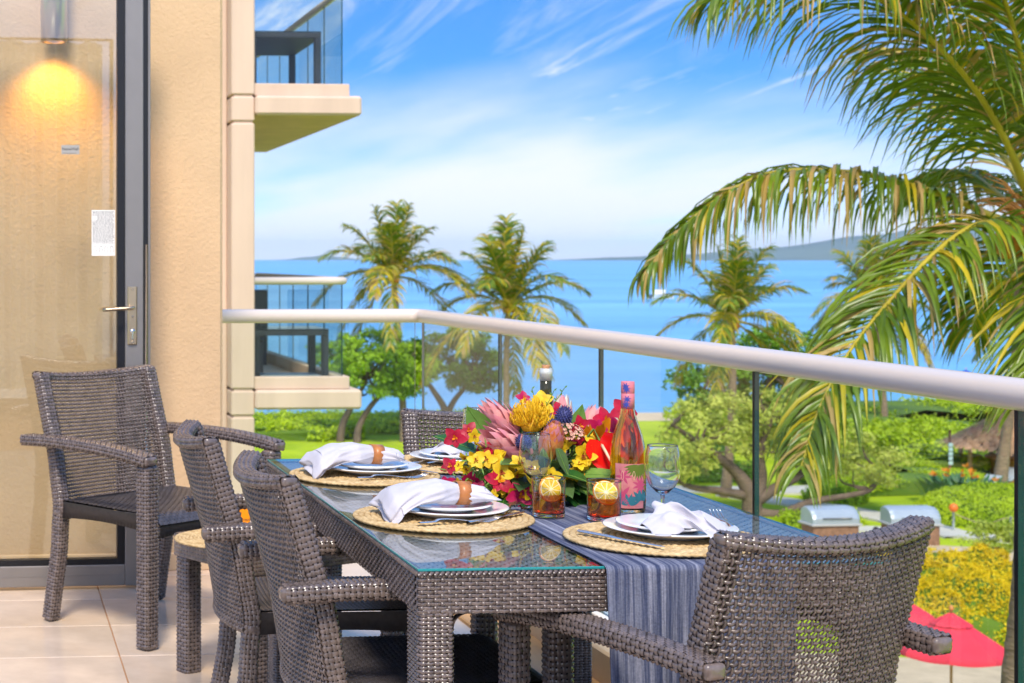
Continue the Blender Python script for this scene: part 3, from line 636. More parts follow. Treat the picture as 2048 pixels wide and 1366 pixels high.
# ---- runner
M_run = bpy.data.materials.new('runner_cloth'); M_run.use_nodes = True; t = M_run.node_tree; b = t.nodes['Principled BSDF']; b.inputs['Roughness'].default_value = 0.9; b.inputs['Specular IOR Level'].default_value = 0.15
q = t.nodes.new('ShaderNodeTexCoord'); mpn = t.nodes.new('ShaderNodeMapping'); mpn.inputs['Scale'].default_value = (1, 0.02, 0.02); t.links.new(q.outputs['Object'], mpn.inputs[0])
na = t.nodes.new('ShaderNodeTexNoise'); na.inputs['Scale'].default_value = 75; na.inputs['Detail'].default_value = 5; na.inputs['Roughness'].default_value = 0.75; t.links.new(mpn.outputs[0], na.inputs['Vector'])
cr = t.nodes.new('ShaderNodeValToRGB'); e = cr.color_ramp.elements; e[0].position = 0.30; e[0].color = (0.014, 0.024, 0.068, 1); e[1].position = 0.72; e[1].color = (0.42, 0.43, 0.50, 1)
for ps, cl_ in ((0.44, (0.056, 0.066, 0.115, 1)), (0.53, (0.13, 0.14, 0.19, 1)), (0.60, (0.19, 0.195, 0.25, 1))): x = e.new(ps); x.color = cl_
t.links.new(na.outputs[0], cr.inputs[0])
nb2 = t.nodes.new('ShaderNodeTexNoise'); nb2.inputs['Scale'].default_value = 260; nb2.inputs['Detail'].default_value = 3; t.links.new(q.outputs['Object'], nb2.inputs['Vector'])
mm = t.nodes.new('ShaderNodeMixRGB'); mm.blend_type = 'OVERLAY'; mm.inputs[0].default_value = 0.45; t.links.new(cr.outputs[0], mm.inputs[1]); t.links.new(nb2.outputs[0], mm.inputs[2]); t.links.new(mm.outputs[0], b.inputs['Base Color'])
bu = t.nodes.new('ShaderNodeBump'); bu.inputs['Strength'].default_value = 0.5; bu.inputs['Distance'].default_value = 0.0015; t.links.new(nb2.outputs[0], bu.inputs['Height']); t.links.new(bu.outputs[0], b.inputs['Normal'])
nu = 40; ln = np.concatenate([np.linspace(0, 1.66, 70), 1.66 + np.linspace(0.008, 0.03, 6), np.linspace(1.70, 2.32, 40)])
Vr = []
for s_ in ln:
    d = s_ - 1.655; u = np.linspace(0, 0.38, nu + 1)
    if d < 0: y = np.full(nu + 1, 1.655 - s_); z = 0.7425 + 0.0008 * np.sin(u * 40 + s_ * 9) ** 2; x = u
    else:
        r_ = 0.012; ang = min(d / r_, math.pi / 2); y = np.full(nu + 1, -r_ * math.sin(ang)); z = np.full(nu + 1, 0.7425 - r_ * (1 - math.cos(ang)))
        hang = max(0, d - r_ * math.pi / 2); z = z - hang
        y = y - 0.004 - (0.010 * np.sin(u * 26 + 0.6) + 0.006 * np.sin(u * 61 + 2)) * min(1, hang / 0.25) - 0.01 * min(1, hang / 0.3); x = u + (0.19 - u) * 0.06 * min(1, hang / 0.5) - 0.012 * hang
        y = np.minimum(y, -0.006 if d > 0.012 else 0.1)
    Vr.append(np.stack([x, y, z], -1))
Vr = np.array(Vr); mb = MB(); mb.add(Vr, grid_faces(len(ln), nu + 1)[:, ::-1]); 
rn = obj('table_runner', mb, M_run, None, (1.172, 3.000, 0)); sd = rn.modifiers.new('thickness', 'SOLIDIFY'); sd.thickness = 0.0012; sd.offset = 1
tag(rn, 'blue striped cloth runner hanging over the near end of the glass table', 'runner')

# ---- place settings
M_straw = mat('seagrass', (0.55, 0.34, 0.13), 0.75, 0.25, noise=(60, 0.35), alt=(0.68, 0.50, 0.26))
def mat_mesh():
    rr_ = 0.2; mb = MB(); n = 200
    a = np.linspace(0, 2 * math.pi, n, endpoint=False)
    for k in range(15):
        r = 0.008 + k * 0.0134; tw = max(6, int(r * 420)); V = []
        for q in range(7):
            ph = q / 7 * 2 * math.pi; bump = 1 + 0.28 * np.sin(a * tw + ph * 1.0 + k)
            V.append(np.stack([(r + 0.0068 * bump * math.cos(ph)) * np.cos(a), (r + 0.0068 * bump * math.cos(ph)) * np.sin(a), 0.0048 + 0.0040 * bump * math.sin(ph)], -1))
        mb.add(np.stack(V, 1), grid_faces(n, 7, True, True)[:, ::-1])
    return mb.mesh('placemat', [M_straw])
MATM = mat_mesh()
def placemat(x, y, z, label, rz=0.0, s=1.0):
    o = obj('placemat', MATM, None, None, (x, y, z), (0, 0, rz), (s, s, 1)); return tag(o, label, 'placemat', 'round seagrass placemats')
zg = TZ + 0.0006; zr = 0.7455
placemat(1.005, 4.28, zg, 'round seagrass placemat under the far ringed napkin', 0.4)
placemat(1.018, 3.565, zg, 'round seagrass placemat under the near ringed napkin', 1.1)
placemat(1.392, 3.235, zr, 'round seagrass placemat on the runner under the crumpled napkin', 2.0)
placemat(1.30, 4.46, zr, 'round seagrass placemat at the far end in front of the half hidden chair', 0.9)
M_china = mat('white_china', (0.80, 0.79, 0.78), 0.12, 0.5, coat=0.3)
PL = lathe(MB(), [(0, 0.002), (0.07, 0.002), (0.078, 0.0), (0.082, 0.004), (0.132, 0.016), (0.136, 0.0185), (0.133, 0.020), (0.080, 0.009), (0.0, 0.007)], 64).mesh('plate', [M_china])
PS = lathe(MB(), [(0, 0.002), (0.055, 0.002), (0.060, 0.0), (0.064, 0.004), (0.102, 0.013), (0.105, 0.0155), (0.102, 0.017), (0.062, 0.008), (0.0, 0.006)], 64).mesh('salad_plate', [M_china])
def plates(x, y, z, where):
    tag(obj('dinner_plate', PL, None, None, (x, y, z), (0, 0, 1)), 'white dinner plate ' + where, 'plate', 'white dinner plates')
    tag(obj('salad_plate', PS, None, None, (x - 0.004, y + 0.003, z + 0.0105), (0, 0, 2)), 'smaller white plate stacked ' + where, 'plate', 'smaller white plates')
plates(1.03, 4.30, zg + 0.0095, 'under the far ringed napkin')
plates(1.035, 3.58, zg + 0.0095, 'under the near ringed napkin')
plates(1.412, 3.25, zr + 0.0095, 'under the crumpled napkin on the runner')
plates(1.32, 4.47, zr + 0.0095, 'at the far end in front of the half hidden chair')
M_linen = mat('white_linen', (0.50, 0.475, 0.51), 0.9, 0.15, noise=(30, 0.03), bump=(75, 0.55, 0.0022), sheen=0.2)
M_leather = mat('leather_ring', (0.42, 0.15, 0.04), 0.35, 0.5, noise=(14, 0.3), stretch=(1, 6, 1))
def noise1(x, seed):
    r = np.random.default_rng(seed); out = 0
    for k in range(6): out = out + r.uniform(0.4, 1) / (1 + 0.6 * k) * np.sin(x * (1.3 + k * 1.7) + r.uniform(0, 6))
    return out
def napkin_ringed(seed):
    """a napkin pulled through a ring: broad folded tail, pinch at the ring, short fan"""
    n, k = 90, 72; s_ = np.linspace(0, 1, n); a = np.linspace(0, 2 * math.pi, k, endpoint=False)
    wd = np.interp(s_, [0, 0.06, 0.25, 0.5, 0.66, 0.72, 0.80, 0.93, 1], [0.075, 0.083, 0.075, 0.055, 0.026, 0.024, 0.030, 0.047, 0.040])
    ht = np.interp(s_, [0, 0.06, 0.25, 0.5, 0.66, 0.72, 0.80, 0.93, 1], [0.016, 0.028, 0.036, 0.036, 0.0245, 0.0235, 0.025, 0.022, 0.008])
    Sx, A = np.meshgrid(s_, a, indexing='ij'); rgen = np.random.default_rng(seed)
    fold = sum(rgen.uniform(0.4, 1) * np.sin(A * f + rgen.uniform(0, 6) + (2.5 + f * .3) * np.sin(Sx * 3 + f)) / f ** 0.7 for f in (3, 5, 7, 9, 12, 17))
    amp_ = np.interp(s_, [0, 0.3, 0.68, 0.75, 1], [0.16, 0.17, 0.13, 0.13, 0.22])[:, None]
    rr_ = 1 + amp_ * fold
    y = wd[:, None] * rr_ * np.sign(np.cos(A)) * np.abs(np.cos(A)) ** 0.8; z = ht[:, None] * (rr_ * np.sin(A)) ; z = np.where(z < 0, z * np.interp(s_, [0, 0.45, 0.64, 0.76, 0.9, 1], [0.3, 0.35, 0.95, 0.95, 0.4, 0.35])[:, None], z)
    x = -0.155 + 0.262 * s_[:, None] + 0.006 * np.sin(A * 3 + seed) * ((s_[:, None] < 0.1) | (s_[:, None] > 0.9))
    z = z + np.interp(s_, [0, 0.08, 0.3, 0.7, 1], [-0.022, -0.006, 0.004, 0.012, 0.000])[:, None] + 0.014
    # the near corner of the broad tail hangs over the plates
    dr = np.clip((0.30 - s_) / 0.30, 0, 1)[:, None] * np.clip(-y / 0.07, 0, 1.3); z = z - 0.022 * dr ** 1.5; 
    mb = MB(); V = np.stack([x, y, z], -1); mb.add(V, grid_faces(n, k, True))
    n0 = 0; c0 = V[0].mean(0); c1 = V[-1].mean(0) 
    i0 = mb.n; mb.add([c0 + np.array([0.03, 0, 0]), c1 - np.array([0.03, 0, 0])], [0, 1, 0], 0)
    mb.f.pop()
    mb.f.append((np.array([[j, (j + 1) % k, i0] for j in range(k)]), 0, True)); mb.f.append((np.array([[(n - 1) * k + (j + 1) % k, (n - 1) * k + j, i0 + 1] for j in range(k)]), 0, True))
    return mb.mesh('napkin', [M_linen])
def ring_mesh():
    mb = MB(); a = np.linspace(0, 2 * math.pi, 60, endpoint=False); V = []
    for r, x in ((1, -0.0165), (1, 0.0165), (0.92, 0.016), (0.92, -0.016)):
        V.append(np.stack([np.full_like(a, x), 0.0285 * r * np.cos(a), 0.0270 * r * np.sin(a)], -1))
    mb.add(np.stack(V, 1), grid_faces(60, 4, True, True), 0); return mb.mesh('napkin_ring', [M_leather])
RG = ring_mesh()
for (x, y, rz, sd_, nm) in ((1.002, 4.275, 4, 3, 'far'), (1.025, 3.555, 3, 11, 'near')):
    z = zg + 0.0095 + 0.027
    o = obj('napkin', napkin_ringed(sd_), None, None, (x, y, z - 0.002), (0, 0, R(rz))); tag(o, 'white linen napkin pulled through a brown ring at the %s left setting' % nm, 'napkin', 'white linen napkins')
    o = obj('napkin_ring', RG, None, None, (x + 0.034 * math.cos(R(rz)), y + 0.034 * math.sin(R(rz)), z + 0.0240), (0, R(4), R(rz + 5))); tag(o, 'brown leather napkin ring at the %s left setting' % nm, 'napkin ring', 'brown napkin rings')
def napkin_crumpled(seed, sx, sy, h):
    n = 90; rg = np.random.default_rng(seed); u = np.linspace(-1, 1, n); U, Vv = np.meshgrid(u, u, indexing='ij')
    wx = U + 0.25 * np.sin(2.1 * Vv + 1) + 0.12 * np.sin(4.7 * Vv + 2.0 * U); wy = Vv + 0.22 * np.sin(2.4 * U + 0.5) + 0.10 * np.sin(5.1 * U + Vv)
    f = 0
    for k in range(7):
        a = rg.uniform(0, math.pi); fr = rg.uniform(2.2, 6.0); ph = rg.uniform(0, 6)
        q_ = np.sin(fr * 0.8 * (wx * math.cos(a) + wy * math.sin(a)) + ph); f = f + (1 - np.sqrt(q_ * q_ + 0.06)) / (1 + 0.25 * k)
    f = f / 3.0; rad = np.sqrt(U ** 2 + Vv ** 2); env = np.clip(1.12 - rad, 0, 1) ** 0.6
    z = h * (0.25 + 0.75 * f) * env; X = sx * (U * 0.8 + 0.10 * np.sin(3 * Vv + U)) ; Y = sy * (Vv * 0.8 + 0.12 * np.sin(2.6 * U + 1))
    X = X + 0.014 * np.sin(5 * f); Y = Y + 0.012 * np.cos(6 * f)
    dr = np.clip((U - 0.1) / 0.9, 0, 1) * np.clip((-Vv - 0.0) / 1.0, 0, 1); Y = Y - 0.075 * dr; z = z - 0.030 * dr ** 0.8
    mb = MB(); mb.add(np.stack([X, Y, z], -1), grid_faces(n, n)); return mb
nk = obj('napkin', napkin_crumpled(4, 0.098, 0.092, 0.075), M_linen, None, (1.405, 3.215, zr + 0.0300)); tag(nk, 'crumpled white linen napkin on the plates above the hanging runner', 'napkin', 'white linen napkins')
sdm = nk.modifiers.new('thickness', 'SOLIDIFY'); sdm.thickness = 0.0015
nk = obj('napkin', napkin_crumpled(9, 0.085, 0.07, 0.07), M_linen, None, (1.31, 4.45, zr + 0.030), (0, 0, 2)); tag(nk, 'white linen napkin at the far end behind the magenta orchids', 'napkin', 'white linen napkins')
nk.modifiers.new('thickness', 'SOLIDIFY').thickness = 0.0015
M_steel = mat('cutlery_steel', (0.74, 0.70, 0.66), 0.24, 0.5, metal=1.0)
def fork_mesh():
    h = MB(); k = 20; s_ = np.linspace(0, 1, k); wd = np.interp(s_, [0, 0.1, 0.6, 0.75, 0.86, 1], [0.009, 0.010, 0.0045, 0.005, 0.0115, 0.0125]); x = 0.145 * s_; z = 0.006 + 0.008 * np.sin(s_ * 4.2) * (s_ > 0.3) * 0.6
    V = np.stack([np.stack([x, -wd, z], -1), np.stack([x, 0 * x, z + 0.0018], -1), np.stack([x, wd, z], -1), np.stack([x, 0 * x, z - 0.001], -1)], 1); h.add(V, grid_faces(k, 4, True)[:, ::-1])
    for j in range(4):
        yy = -0.0105 + j * 0.007; zz0 = float(z[-1]); tube(h, [(0.144, yy, zz0), (0.165, yy * 1.05, zz0 - 0.001), (0.185, yy * 1.05, zz0 + 0.003), (0.199, yy, zz0 + 0.009)], [0.0020, 0.0017, 0.0015, 0.0008], 5)
    return h.mesh('fork', [M_steel])
def knife_mesh():
    h = MB(); k = 24; s_ = np.linspace(0, 1, k); wd = np.interp(s_, [0, 0.05, 0.4, 0.45, 0.8, 0.95, 1], [0.006, 0.009, 0.0075, 0.009, 0.010, 0.007, 0.001]); th = np.interp(s_, [0, 0.4, 0.5, 1], [0.0035, 0.003, 0.001, 0.0004]); x = 0.22 * s_
    V = np.stack([np.stack([x, -wd, 0.005 + 0 * x], -1), np.stack([x, 0 * x, 0.005 + th], -1), np.stack([x, wd, 0.005 + 0 * x], -1), np.stack([x, 0 * x, 0.005 - th], -1)], 1); h.add(V, grid_faces(k, 4, True)[:, ::-1]); return h.mesh('knife', [M_steel])
def spoon_mesh():
    h = MB(); k = 26; s_ = np.linspace(0, 1, k); wd = np.interp(s_, [0, 0.1, 0.62, 0.70, 0.82, 0.93, 1], [0.008, 0.009, 0.004, 0.008, 0.019, 0.015, 0.001]); x = 0.19 * s_; dp = np.interp(s_, [0, 0.66, 0.84, 1], [0.0015, 0.001, -0.008, 0.0]); z = 0.010 + 0.004 * np.sin(s_ * 3)
    V = np.stack([np.stack([x, -wd, z], -1), np.stack([x, 0 * x, z + dp], -1), np.stack([x, wd, z], -1), np.stack([x, 0 * x, z + dp - 0.0014], -1)], 1); h.add(V, grid_faces(k, 4, True)[:, ::-1]); return h.mesh('spoon', [M_steel])
FK, KN, SN = fork_mesh(), knife_mesh(), spoon_mesh()
def cut(me, nm, x, y, z, rz, where, ry=0): tag(obj(nm, me, None, None, (x, y, z), (0, R(ry), R(rz))), 'steel %s %s' % (nm, where), nm, 'steel cutlery')
zm = zg + 0.0102
cut(FK, 'fork', 0.955, 4.145, zm, 10, 'along the far ringed setting'); cut(KN, 'knife', 1.085, 4.42, zm, -60, 'beyond the far ringed napkin'); cut(SN, 'spoon', 1.02, 4.17, zm, 55, 'beside the far ringed plates')
cut(FK, 'fork', 0.925, 3.425, zm, 14, 'along the near ringed setting'); cut(KN, 'knife', 1.035, 3.43, zm, 38, 'beside the near ringed plates'); cut(SN, 'spoon', 1.135, 3.50, zm, 62, 'on the right rim of the near ringed placemat')
zm = zr + 0.0102
cut(KN, 'knife', 1.225, 3.275, zm, -62, 'on the left rim of the placemat with the crumpled napkin'); cut(FK, 'fork', 1.53, 3.19, zm + 0.004, 78, 'tines up beside the crumpled napkin', -4)
cut(FK, 'fork', 1.16, 4.40, zm, 20, 'at the far end beside the magenta orchids'); cut(SN, 'spoon', 1.20, 4.36, zm, 28, 'lying with the fork at the far end')

# ---- glasses and bottles
def glassmat(name, col, ior=1.45, rough=0.0):
    if name in MATS: return MATS[name]
    m = bpy.data.materials.new(name); m.use_nodes = True; t = m.node_tree; t.nodes.clear()
    o = t.nodes.new('ShaderNodeOutputMaterial'); g = t.nodes.new('ShaderNodeBsdfGlass'); g.inputs[0].default_value = (*col, 1); g.inputs['IOR'].default_value = ior; g.inputs['Roughness'].default_value = rough
    t.links.new(g.outputs[0], o.inputs[0]); MATS[name] = m; return m
M_glass = glassmat('clear_glass', (0.985, 0.99, 0.99), 1.45)
M_thin = panemat('thin_glass', (0.97, 0.98, 0.98), 1.5)
GB = lathe(MB(), [(0.005, 0.0668), (0.014, 0.073), (0.027, 0.086), (0.0365, 0.108), (0.0385, 0.125), (0.0365, 0.150), (0.0328, 0.1742), (0.0325, 0.1762), (0.0319, 0.1768), (0.0313, 0.1762), (0.0317, 0.1742), (0.0353, 0.150), (0.0373, 0.125), (0.0353, 0.109), (0.026, 0.0875), (0.0135, 0.0755), (0.0, 0.0725)], 48).mesh('bowl', [M_glass])
GS = lathe(MB(), [(0, 0.0), (0.034, 0.0), (0.0345, 0.0015), (0.02, 0.004), (0.006, 0.008), (0.0037, 0.02), (0.0035, 0.055), (0.0048, 0.0655), (0.0, 0.0705)], 40).mesh('stem', [M_glass])
def wine_glass(x, y, z, label):
    t = thing('wine_glass', label, 'wine glass', (x, y, z), 0, 'empty wine glasses'); obj('bowl', GB, None, t); obj('stem', GS, None, t)
wine_glass(1.268, 3.665, zr, 'empty wine glass behind the drink in front of the protea')
wine_glass(1.478, 3.440, zr - 0.003, 'empty wine glass beside the pink labelled bottle')
wine_glass(1.322, 4.30, zr, 'empty wine glass left of the flowers by the far setting')
M_drink = glassmat('amber_drink', (1.0, 0.50, 0.10), 1.33)
TB = lathe(MB(), [(0, 0.0), (0.033, 0.0), (0.0352, 0.0006), (0.0363, 0.003), (0.0366, 0.006), (0.0377, 0.0862), (0.0378, 0.0882), (0.0372, 0.0893), (0.0366, 0.0882), (0.0366, 0.0862), (0.0354, 0.0125), (0.0346, 0.0095), (0.032, 0.0082), (0, 0.008)], 48).mesh('glass_body', [M_glass])
DR = lathe(MB(), [(0, 0.0084), (0.0315, 0.0086), (0.0343, 0.0100), (0.03515, 0.0128), (0.0358, 0.0496), (0.0356, 0.0502), (0.0350, 0.0498), (0, 0.0496)], 48).mesh('drink', [M_drink])
M_rind = mat('orange_rind', (0.85, 0.27, 0.01), 0.45, 0.4, bump=(300, 0.3, 0.0005)); M_pith = mat('citrus_pith', (0.85, 0.72, 0.42), 0.6); M_pulp = mat('citrus_pulp', (0.90, 0.52, 0.02), 0.25, 0.5, noise=(160, 0.25), trans=0.15)
def citrus():
    mb = MB(); lathe(mb, [(0, -0.003), (0.0265, -0.003), (0.0285, -0.0022), (0.029, 0.0), (0.0285, 0.0022), (0.0265, 0.003)], 40, m=0); lathe(mb, [(0, 0.0031), (0.0266, 0.0031)], 40, m=1); lathe(mb, [(0.0266, -0.0031), (0, -0.0031)], 40, m=1)
    for q in range(10):
        a0 = (q + 0.06) / 10 * 2 * math.pi; a1 = (q + 0.94) / 10 * 2 * math.pi; a = np.linspace(a0, a1, 5)
        for s_ in (1, -1):
            V = [(0.003 * math.cos((a0 + a1) / 2), 0.003 * math.sin((a0 + a1) / 2), s_ * 0.0036)] + [(0.0245 * math.cos(t), 0.0245 * math.sin(t), s_ * 0.0040) for t in a]
            mb.add(V, [[0, i, i + 1] if s_ > 0 else [0, i + 1, i] for i in range(1, 5)], 2)
    return mb.mesh('citrus_slice', [M_rind, M_pith, M_pulp])
CS = citrus()
for x, y, rot, lb in ((1.262, 3.560, (R(78), R(10), R(12)), 'short glass of amber drink with an upright citrus slice'), (1.368, 3.500, (R(58), R(28), R(-20)), 'short glass of amber drink with a tilted orange slice')):
    t = thing('tumbler', lb, 'drink', (x, y, zr), 0, 'amber drinks in short glasses'); obj('glass_body', TB, None, t); obj('drink', DR, None, t); obj('citrus_slice', CS, None, t, (0.000, -0.010, 0.062), rot)
bt = thing('rose_bottle', 'pink and orange wine bottle with a botanical label and pink screw cap', 'bottle', (1.478, 3.635, zr - 0.003))
prof_o = [(0, 0.004), (0.025, 0.003), (0.036, 0.0), (0.0395, 0.004), (0.040, 0.02), (0.040, 0.128), (0.0385, 0.150), (0.033, 0.178), (0.024, 0.205), (0.0175, 0.225), (0.0148, 0.245), (0.0142, 0.292)]
prof_i = [(0.0115, 0.292), (0.0122, 0.245), (0.015, 0.225), (0.0215, 0.204), (0.0305, 0.177), (0.036, 0.150), (0.0375, 0.128), (0.0375, 0.02), (0.034, 0.008), (0, 0.009)]
mb = MB(); lathe(mb, prof_o + prof_i, 64); obj('bottle_glass', mb, glassmat('rose_glass', (1.0, 0.93, 0.80), 1.45), bt)
mb = MB(); lathe(mb, [(0, 0.0093), (0.0335, 0.0093), (0.0371, 0.0205), (0.0371, 0.128), (0.0356, 0.150), (0.0301, 0.177), (0.0211, 0.204), (0.0146, 0.225), (0.0119, 0.245), (0.0116, 0.252), (0, 0.252)], 64); obj('wine', mb, glassmat('rose_wine', (1.0, 0.66, 0.22), 1.34), bt)
M_cap = mat('pink_cap', (0.62, 0.17, 0.20), 0.32, 0.5); M_navy = mat('navy_print', (0.03, 0.05, 0.28), 0.45)
mb = MB(); lathe(mb, [(0.0152, 0.240), (0.0154, 0.240), (0.0154, 0.274), (0.0149, 0.2745), (0.0149, 0.276), (0.0154, 0.2765), (0.0154, 0.302), (0.0145, 0.303), (0, 0.303)], 40); cp = obj('screw_cap', mb, M_cap, bt)
def wrap_leaf(mb, r, a0, z0, ang, Ln, W, m=0):
    """a leaf printed on a round bottle: lies on radius r"""
    k = 7; t = np.linspace(0, 1, k); sh = np.sin(math.pi * t ** 0.8) * W / 2; V = []
    for q in (-1, 0, 1):
        u = a0 * r + Ln * t * math.cos(ang) - q * sh * math.sin(ang); z = z0 + Ln * t * math.sin(ang) + q * sh * math.cos(ang)
        V.append(np.stack([r * np.cos(u / r), r * np.sin(u / r), z], -1))
    mb.add(np.stack(V, 1), grid_faces(k, 3), m)
mb = MB()
for zc, ac in ((0.285, -2.15), (0.262, -2.05), (0.250, -2.2), (0.292, -2.3)):
    for q in range(7): wrap_leaf(mb, 0.01562, ac, zc, q * 0.9 + 0.3, 0.010, 0.0032)
obj('printed_leaves', mb, M_navy, cp)
mb = MB(); a = np.linspace(-2.7, -0.95, 30); V = np.stack([np.stack([0.0404 * np.cos(a), 0.0404 * np.sin(a), np.full_like(a, z)], -1) for z in np.linspace(0.012, 0.115, 6)], 0); mb.add(V, grid_faces(6, 30)[:, ::-1]); lb_ = obj('label', mb, mat('pink_label', (0.50, 0.13, 0.12), 0.55, noise=(25, 0.12), alt=(0.62, 0.22, 0.22)), bt)
mb = MB()
for zc, ac, n, ln_, wd_, m_ in ((0.112, -1.35, 13, 0.034, 0.0075, 0), (0.030, -1.15, 6, 0.03, 0.010, 1), (0.066, -1.2, 9, 0.022, 0.006, 2), (0.04, -2.3, 7, 0.03, 0.009, 2), (0.020, -1.9, 6, 0.028, 0.009, 1), (0.085, -2.2, 6, 0.02, 0.006, 2)):
    for q in range(n):
        ang = (q / n) * 2 * math.pi if m_ == 2 else -math.pi * (0.05 + 0.9 * q / (n - 1)) if m_ == 0 else math.pi * (0.1 + 0.8 * q / (n - 1)); wrap_leaf(mb, 0.0407 + 0.0001 * q / n, ac, zc, ang, ln_, wd_, m_)
obj('printed_leaves', mb, [mat('leaf_print_green', (0.10, 0.14, 0.01), 0.55), mat('leaf_print_teal', (0.02, 0.13, 0.17), 0.55), mat('leaf_print_wine', (0.45, 0.05, 0.12), 0.55)], lb_)
mb = MB()
for ac in (-2.25, -1.62):
    tq = np.linspace(0, 2 * math.pi, 20); tube(mb, np.stack([0.0411 * np.cos(ac + 0.07 * np.cos(tq)), 0.0411 * np.sin(ac + 0.07 * np.cos(tq)), 0.088 + 0.010 * np.sin(tq)], -1), 0.0005, 4)
obj('script_loops', mb, mat('label_gold', (0.75, 0.45, 0.28), 0.4), lb_)
mb = MB(); a = np.linspace(-0.55, 0.05, 12); V = np.stack([np.stack([0.0404 * np.cos(a), 0.0404 * np.sin(a), np.full_like(a, z)], -1) for z in (0.02, 0.09)], 0); mb.add(V, grid_faces(2, 12)[:, ::-1]); obj('back_label', mb, mat('orange_label', (0.90, 0.22, 0.01), 0.5), bt)
b2 = thing('white_bottle', 'dark wine bottle with a pale foil neck and cork behind the flowers', 'bottle', (1.395, 3.955, zr))
mb = MB(); lathe(mb, [(0, 0.0), (0.036, 0.0), (0.0375, 0.01), (0.0375, 0.17), (0.034, 0.19), (0.022, 0.215), (0.0148, 0.235), (0.0142, 0.255), (0.0142, 0.285), (0, 0.286)], 48); obj('bottle_glass', mb, mat('dark_bottle', (0.035, 0.030, 0.006), 0.08, 0.6), b2)
mb = MB(); lathe(mb, [(0.0146, 0.278), (0.0150, 0.278), (0.0150, 0.292), (0.0165, 0.294), (0.0165, 0.304), (0.0150, 0.306), (0.0150, 0.309), (0.0, 0.309)], 40); obj('foil', mb, mat('pale_foil', (0.55, 0.55, 0.50), 0.35, 0.5, metal=0.2, noise=(90, 0.08)), b2)
mb = MB(); lathe(mb, [(0.0098, 0.3092), (0.010, 0.316), (0.009, 0.318), (0, 0.318)], 24); obj('cork', mb, mat('cork', (0.42, 0.20, 0.09), 0.8, noise=(200, 0.3)), b2)
mb = MB(); a = np.linspace(-2.9, -0.3, 24); V = np.stack([np.stack([0.0378 * np.cos(a), 0.0378 * np.sin(a), np.full_like(a, z)], -1) for z in (0.04, 0.13)], 0); mb.add(V, grid_faces(2, 24)[:, ::-1]); obj('label', mb, M_paper, b2)

# ---- flower arrangement: positions are metres right / towards the far end / up from the bowl's foot
fa = thing('flower_arrangement', 'tropical centrepiece of proteas, orchids and anthurium on the runner', 'flowers', (1.318, 3.885, zr))
M_lfd = leafmat('leaf_dark', (0.012, 0.060, 0.014), (0.03, 0.12, 0.02), 12, 0.28, 0.12, 0.5); M_lfl = leafmat('leaf_light', (0.14, 0.30, 0.05), (0.24, 0.42, 0.08), 14, 0.4, 0.25)
M_lfo = leafmat('leaf_olive', (0.05, 0.11, 0.03), (0.10, 0.17, 0.05), 10, 0.4, 0.15)
M_mag = leafmat('petal_magenta', (0.62, 0.006, 0.12), (0.45, 0.004, 0.06), 30, 0.45, 0.3); M_redp = leafmat('petal_crimson', (0.42, 0.006, 0.03), (0.60, 0.01, 0.05), 30, 0.45, 0.3)
M_yel = leafmat('petal_yellow', (0.86, 0.52, 0.008), (0.90, 0.66, 0.02), 40, 0.5, 0.3); M_ora = leafmat('petal_orange', (0.85, 0.20, 0.006), (0.90, 0.36, 0.01), 20, 0.45, 0.3)
M_spot = mat('petal_spots', (0.32, 0.07, 0.01), 0.6); M_stem = mat('flower_stem', (0.12, 0.20, 0.03), 0.5)
M_pro = leafmat('protea_bract', (0.88, 0.44, 0.44), (0.78, 0.26, 0.30), 26, 0.5, 0.2); M_prot = leafmat('protea_tip', (0.84, 0.24, 0.27), (0.90, 0.50, 0.42), 26, 0.5, 0.2); M_prow = leafmat('protea_down', (0.80, 0.74, 0.58), (0.86, 0.80, 0.70), 30, 0.8, 0.2)
M_prc = leafmat('protea_coral', (0.85, 0.12, 0.05), (0.90, 0.45, 0.12), 30, 0.45, 0.2)
M_thi = mat('thistle_blue', (0.045, 0.05, 0.16), 0.7, noise=(200, 0.5)); M_pin = mat('pincushion_yellow', (0.90, 0.52, 0.015), 0.5, noise=(60, 0.2)); M_sed = mat('sedum_pink', (0.62, 0.22, 0.20), 0.7, noise=(260, 0.4), alt=(0.85, 0.55, 0.38))
def basis(d): d = norm(d); a = norm(np.cross(d, [0.31, 0.2, 0.93] if abs(d[2]) < 0.85 else [1, 0, 0])); return d, a, np.cross(d, a)
def rad_dirs(d, n, ph=0.0):
    d, a, b_ = basis(d); return [a * math.cos(t + ph) + b_ * math.sin(t + ph) for t in np.linspace(0, 2 * math.pi, n, endpoint=False)]
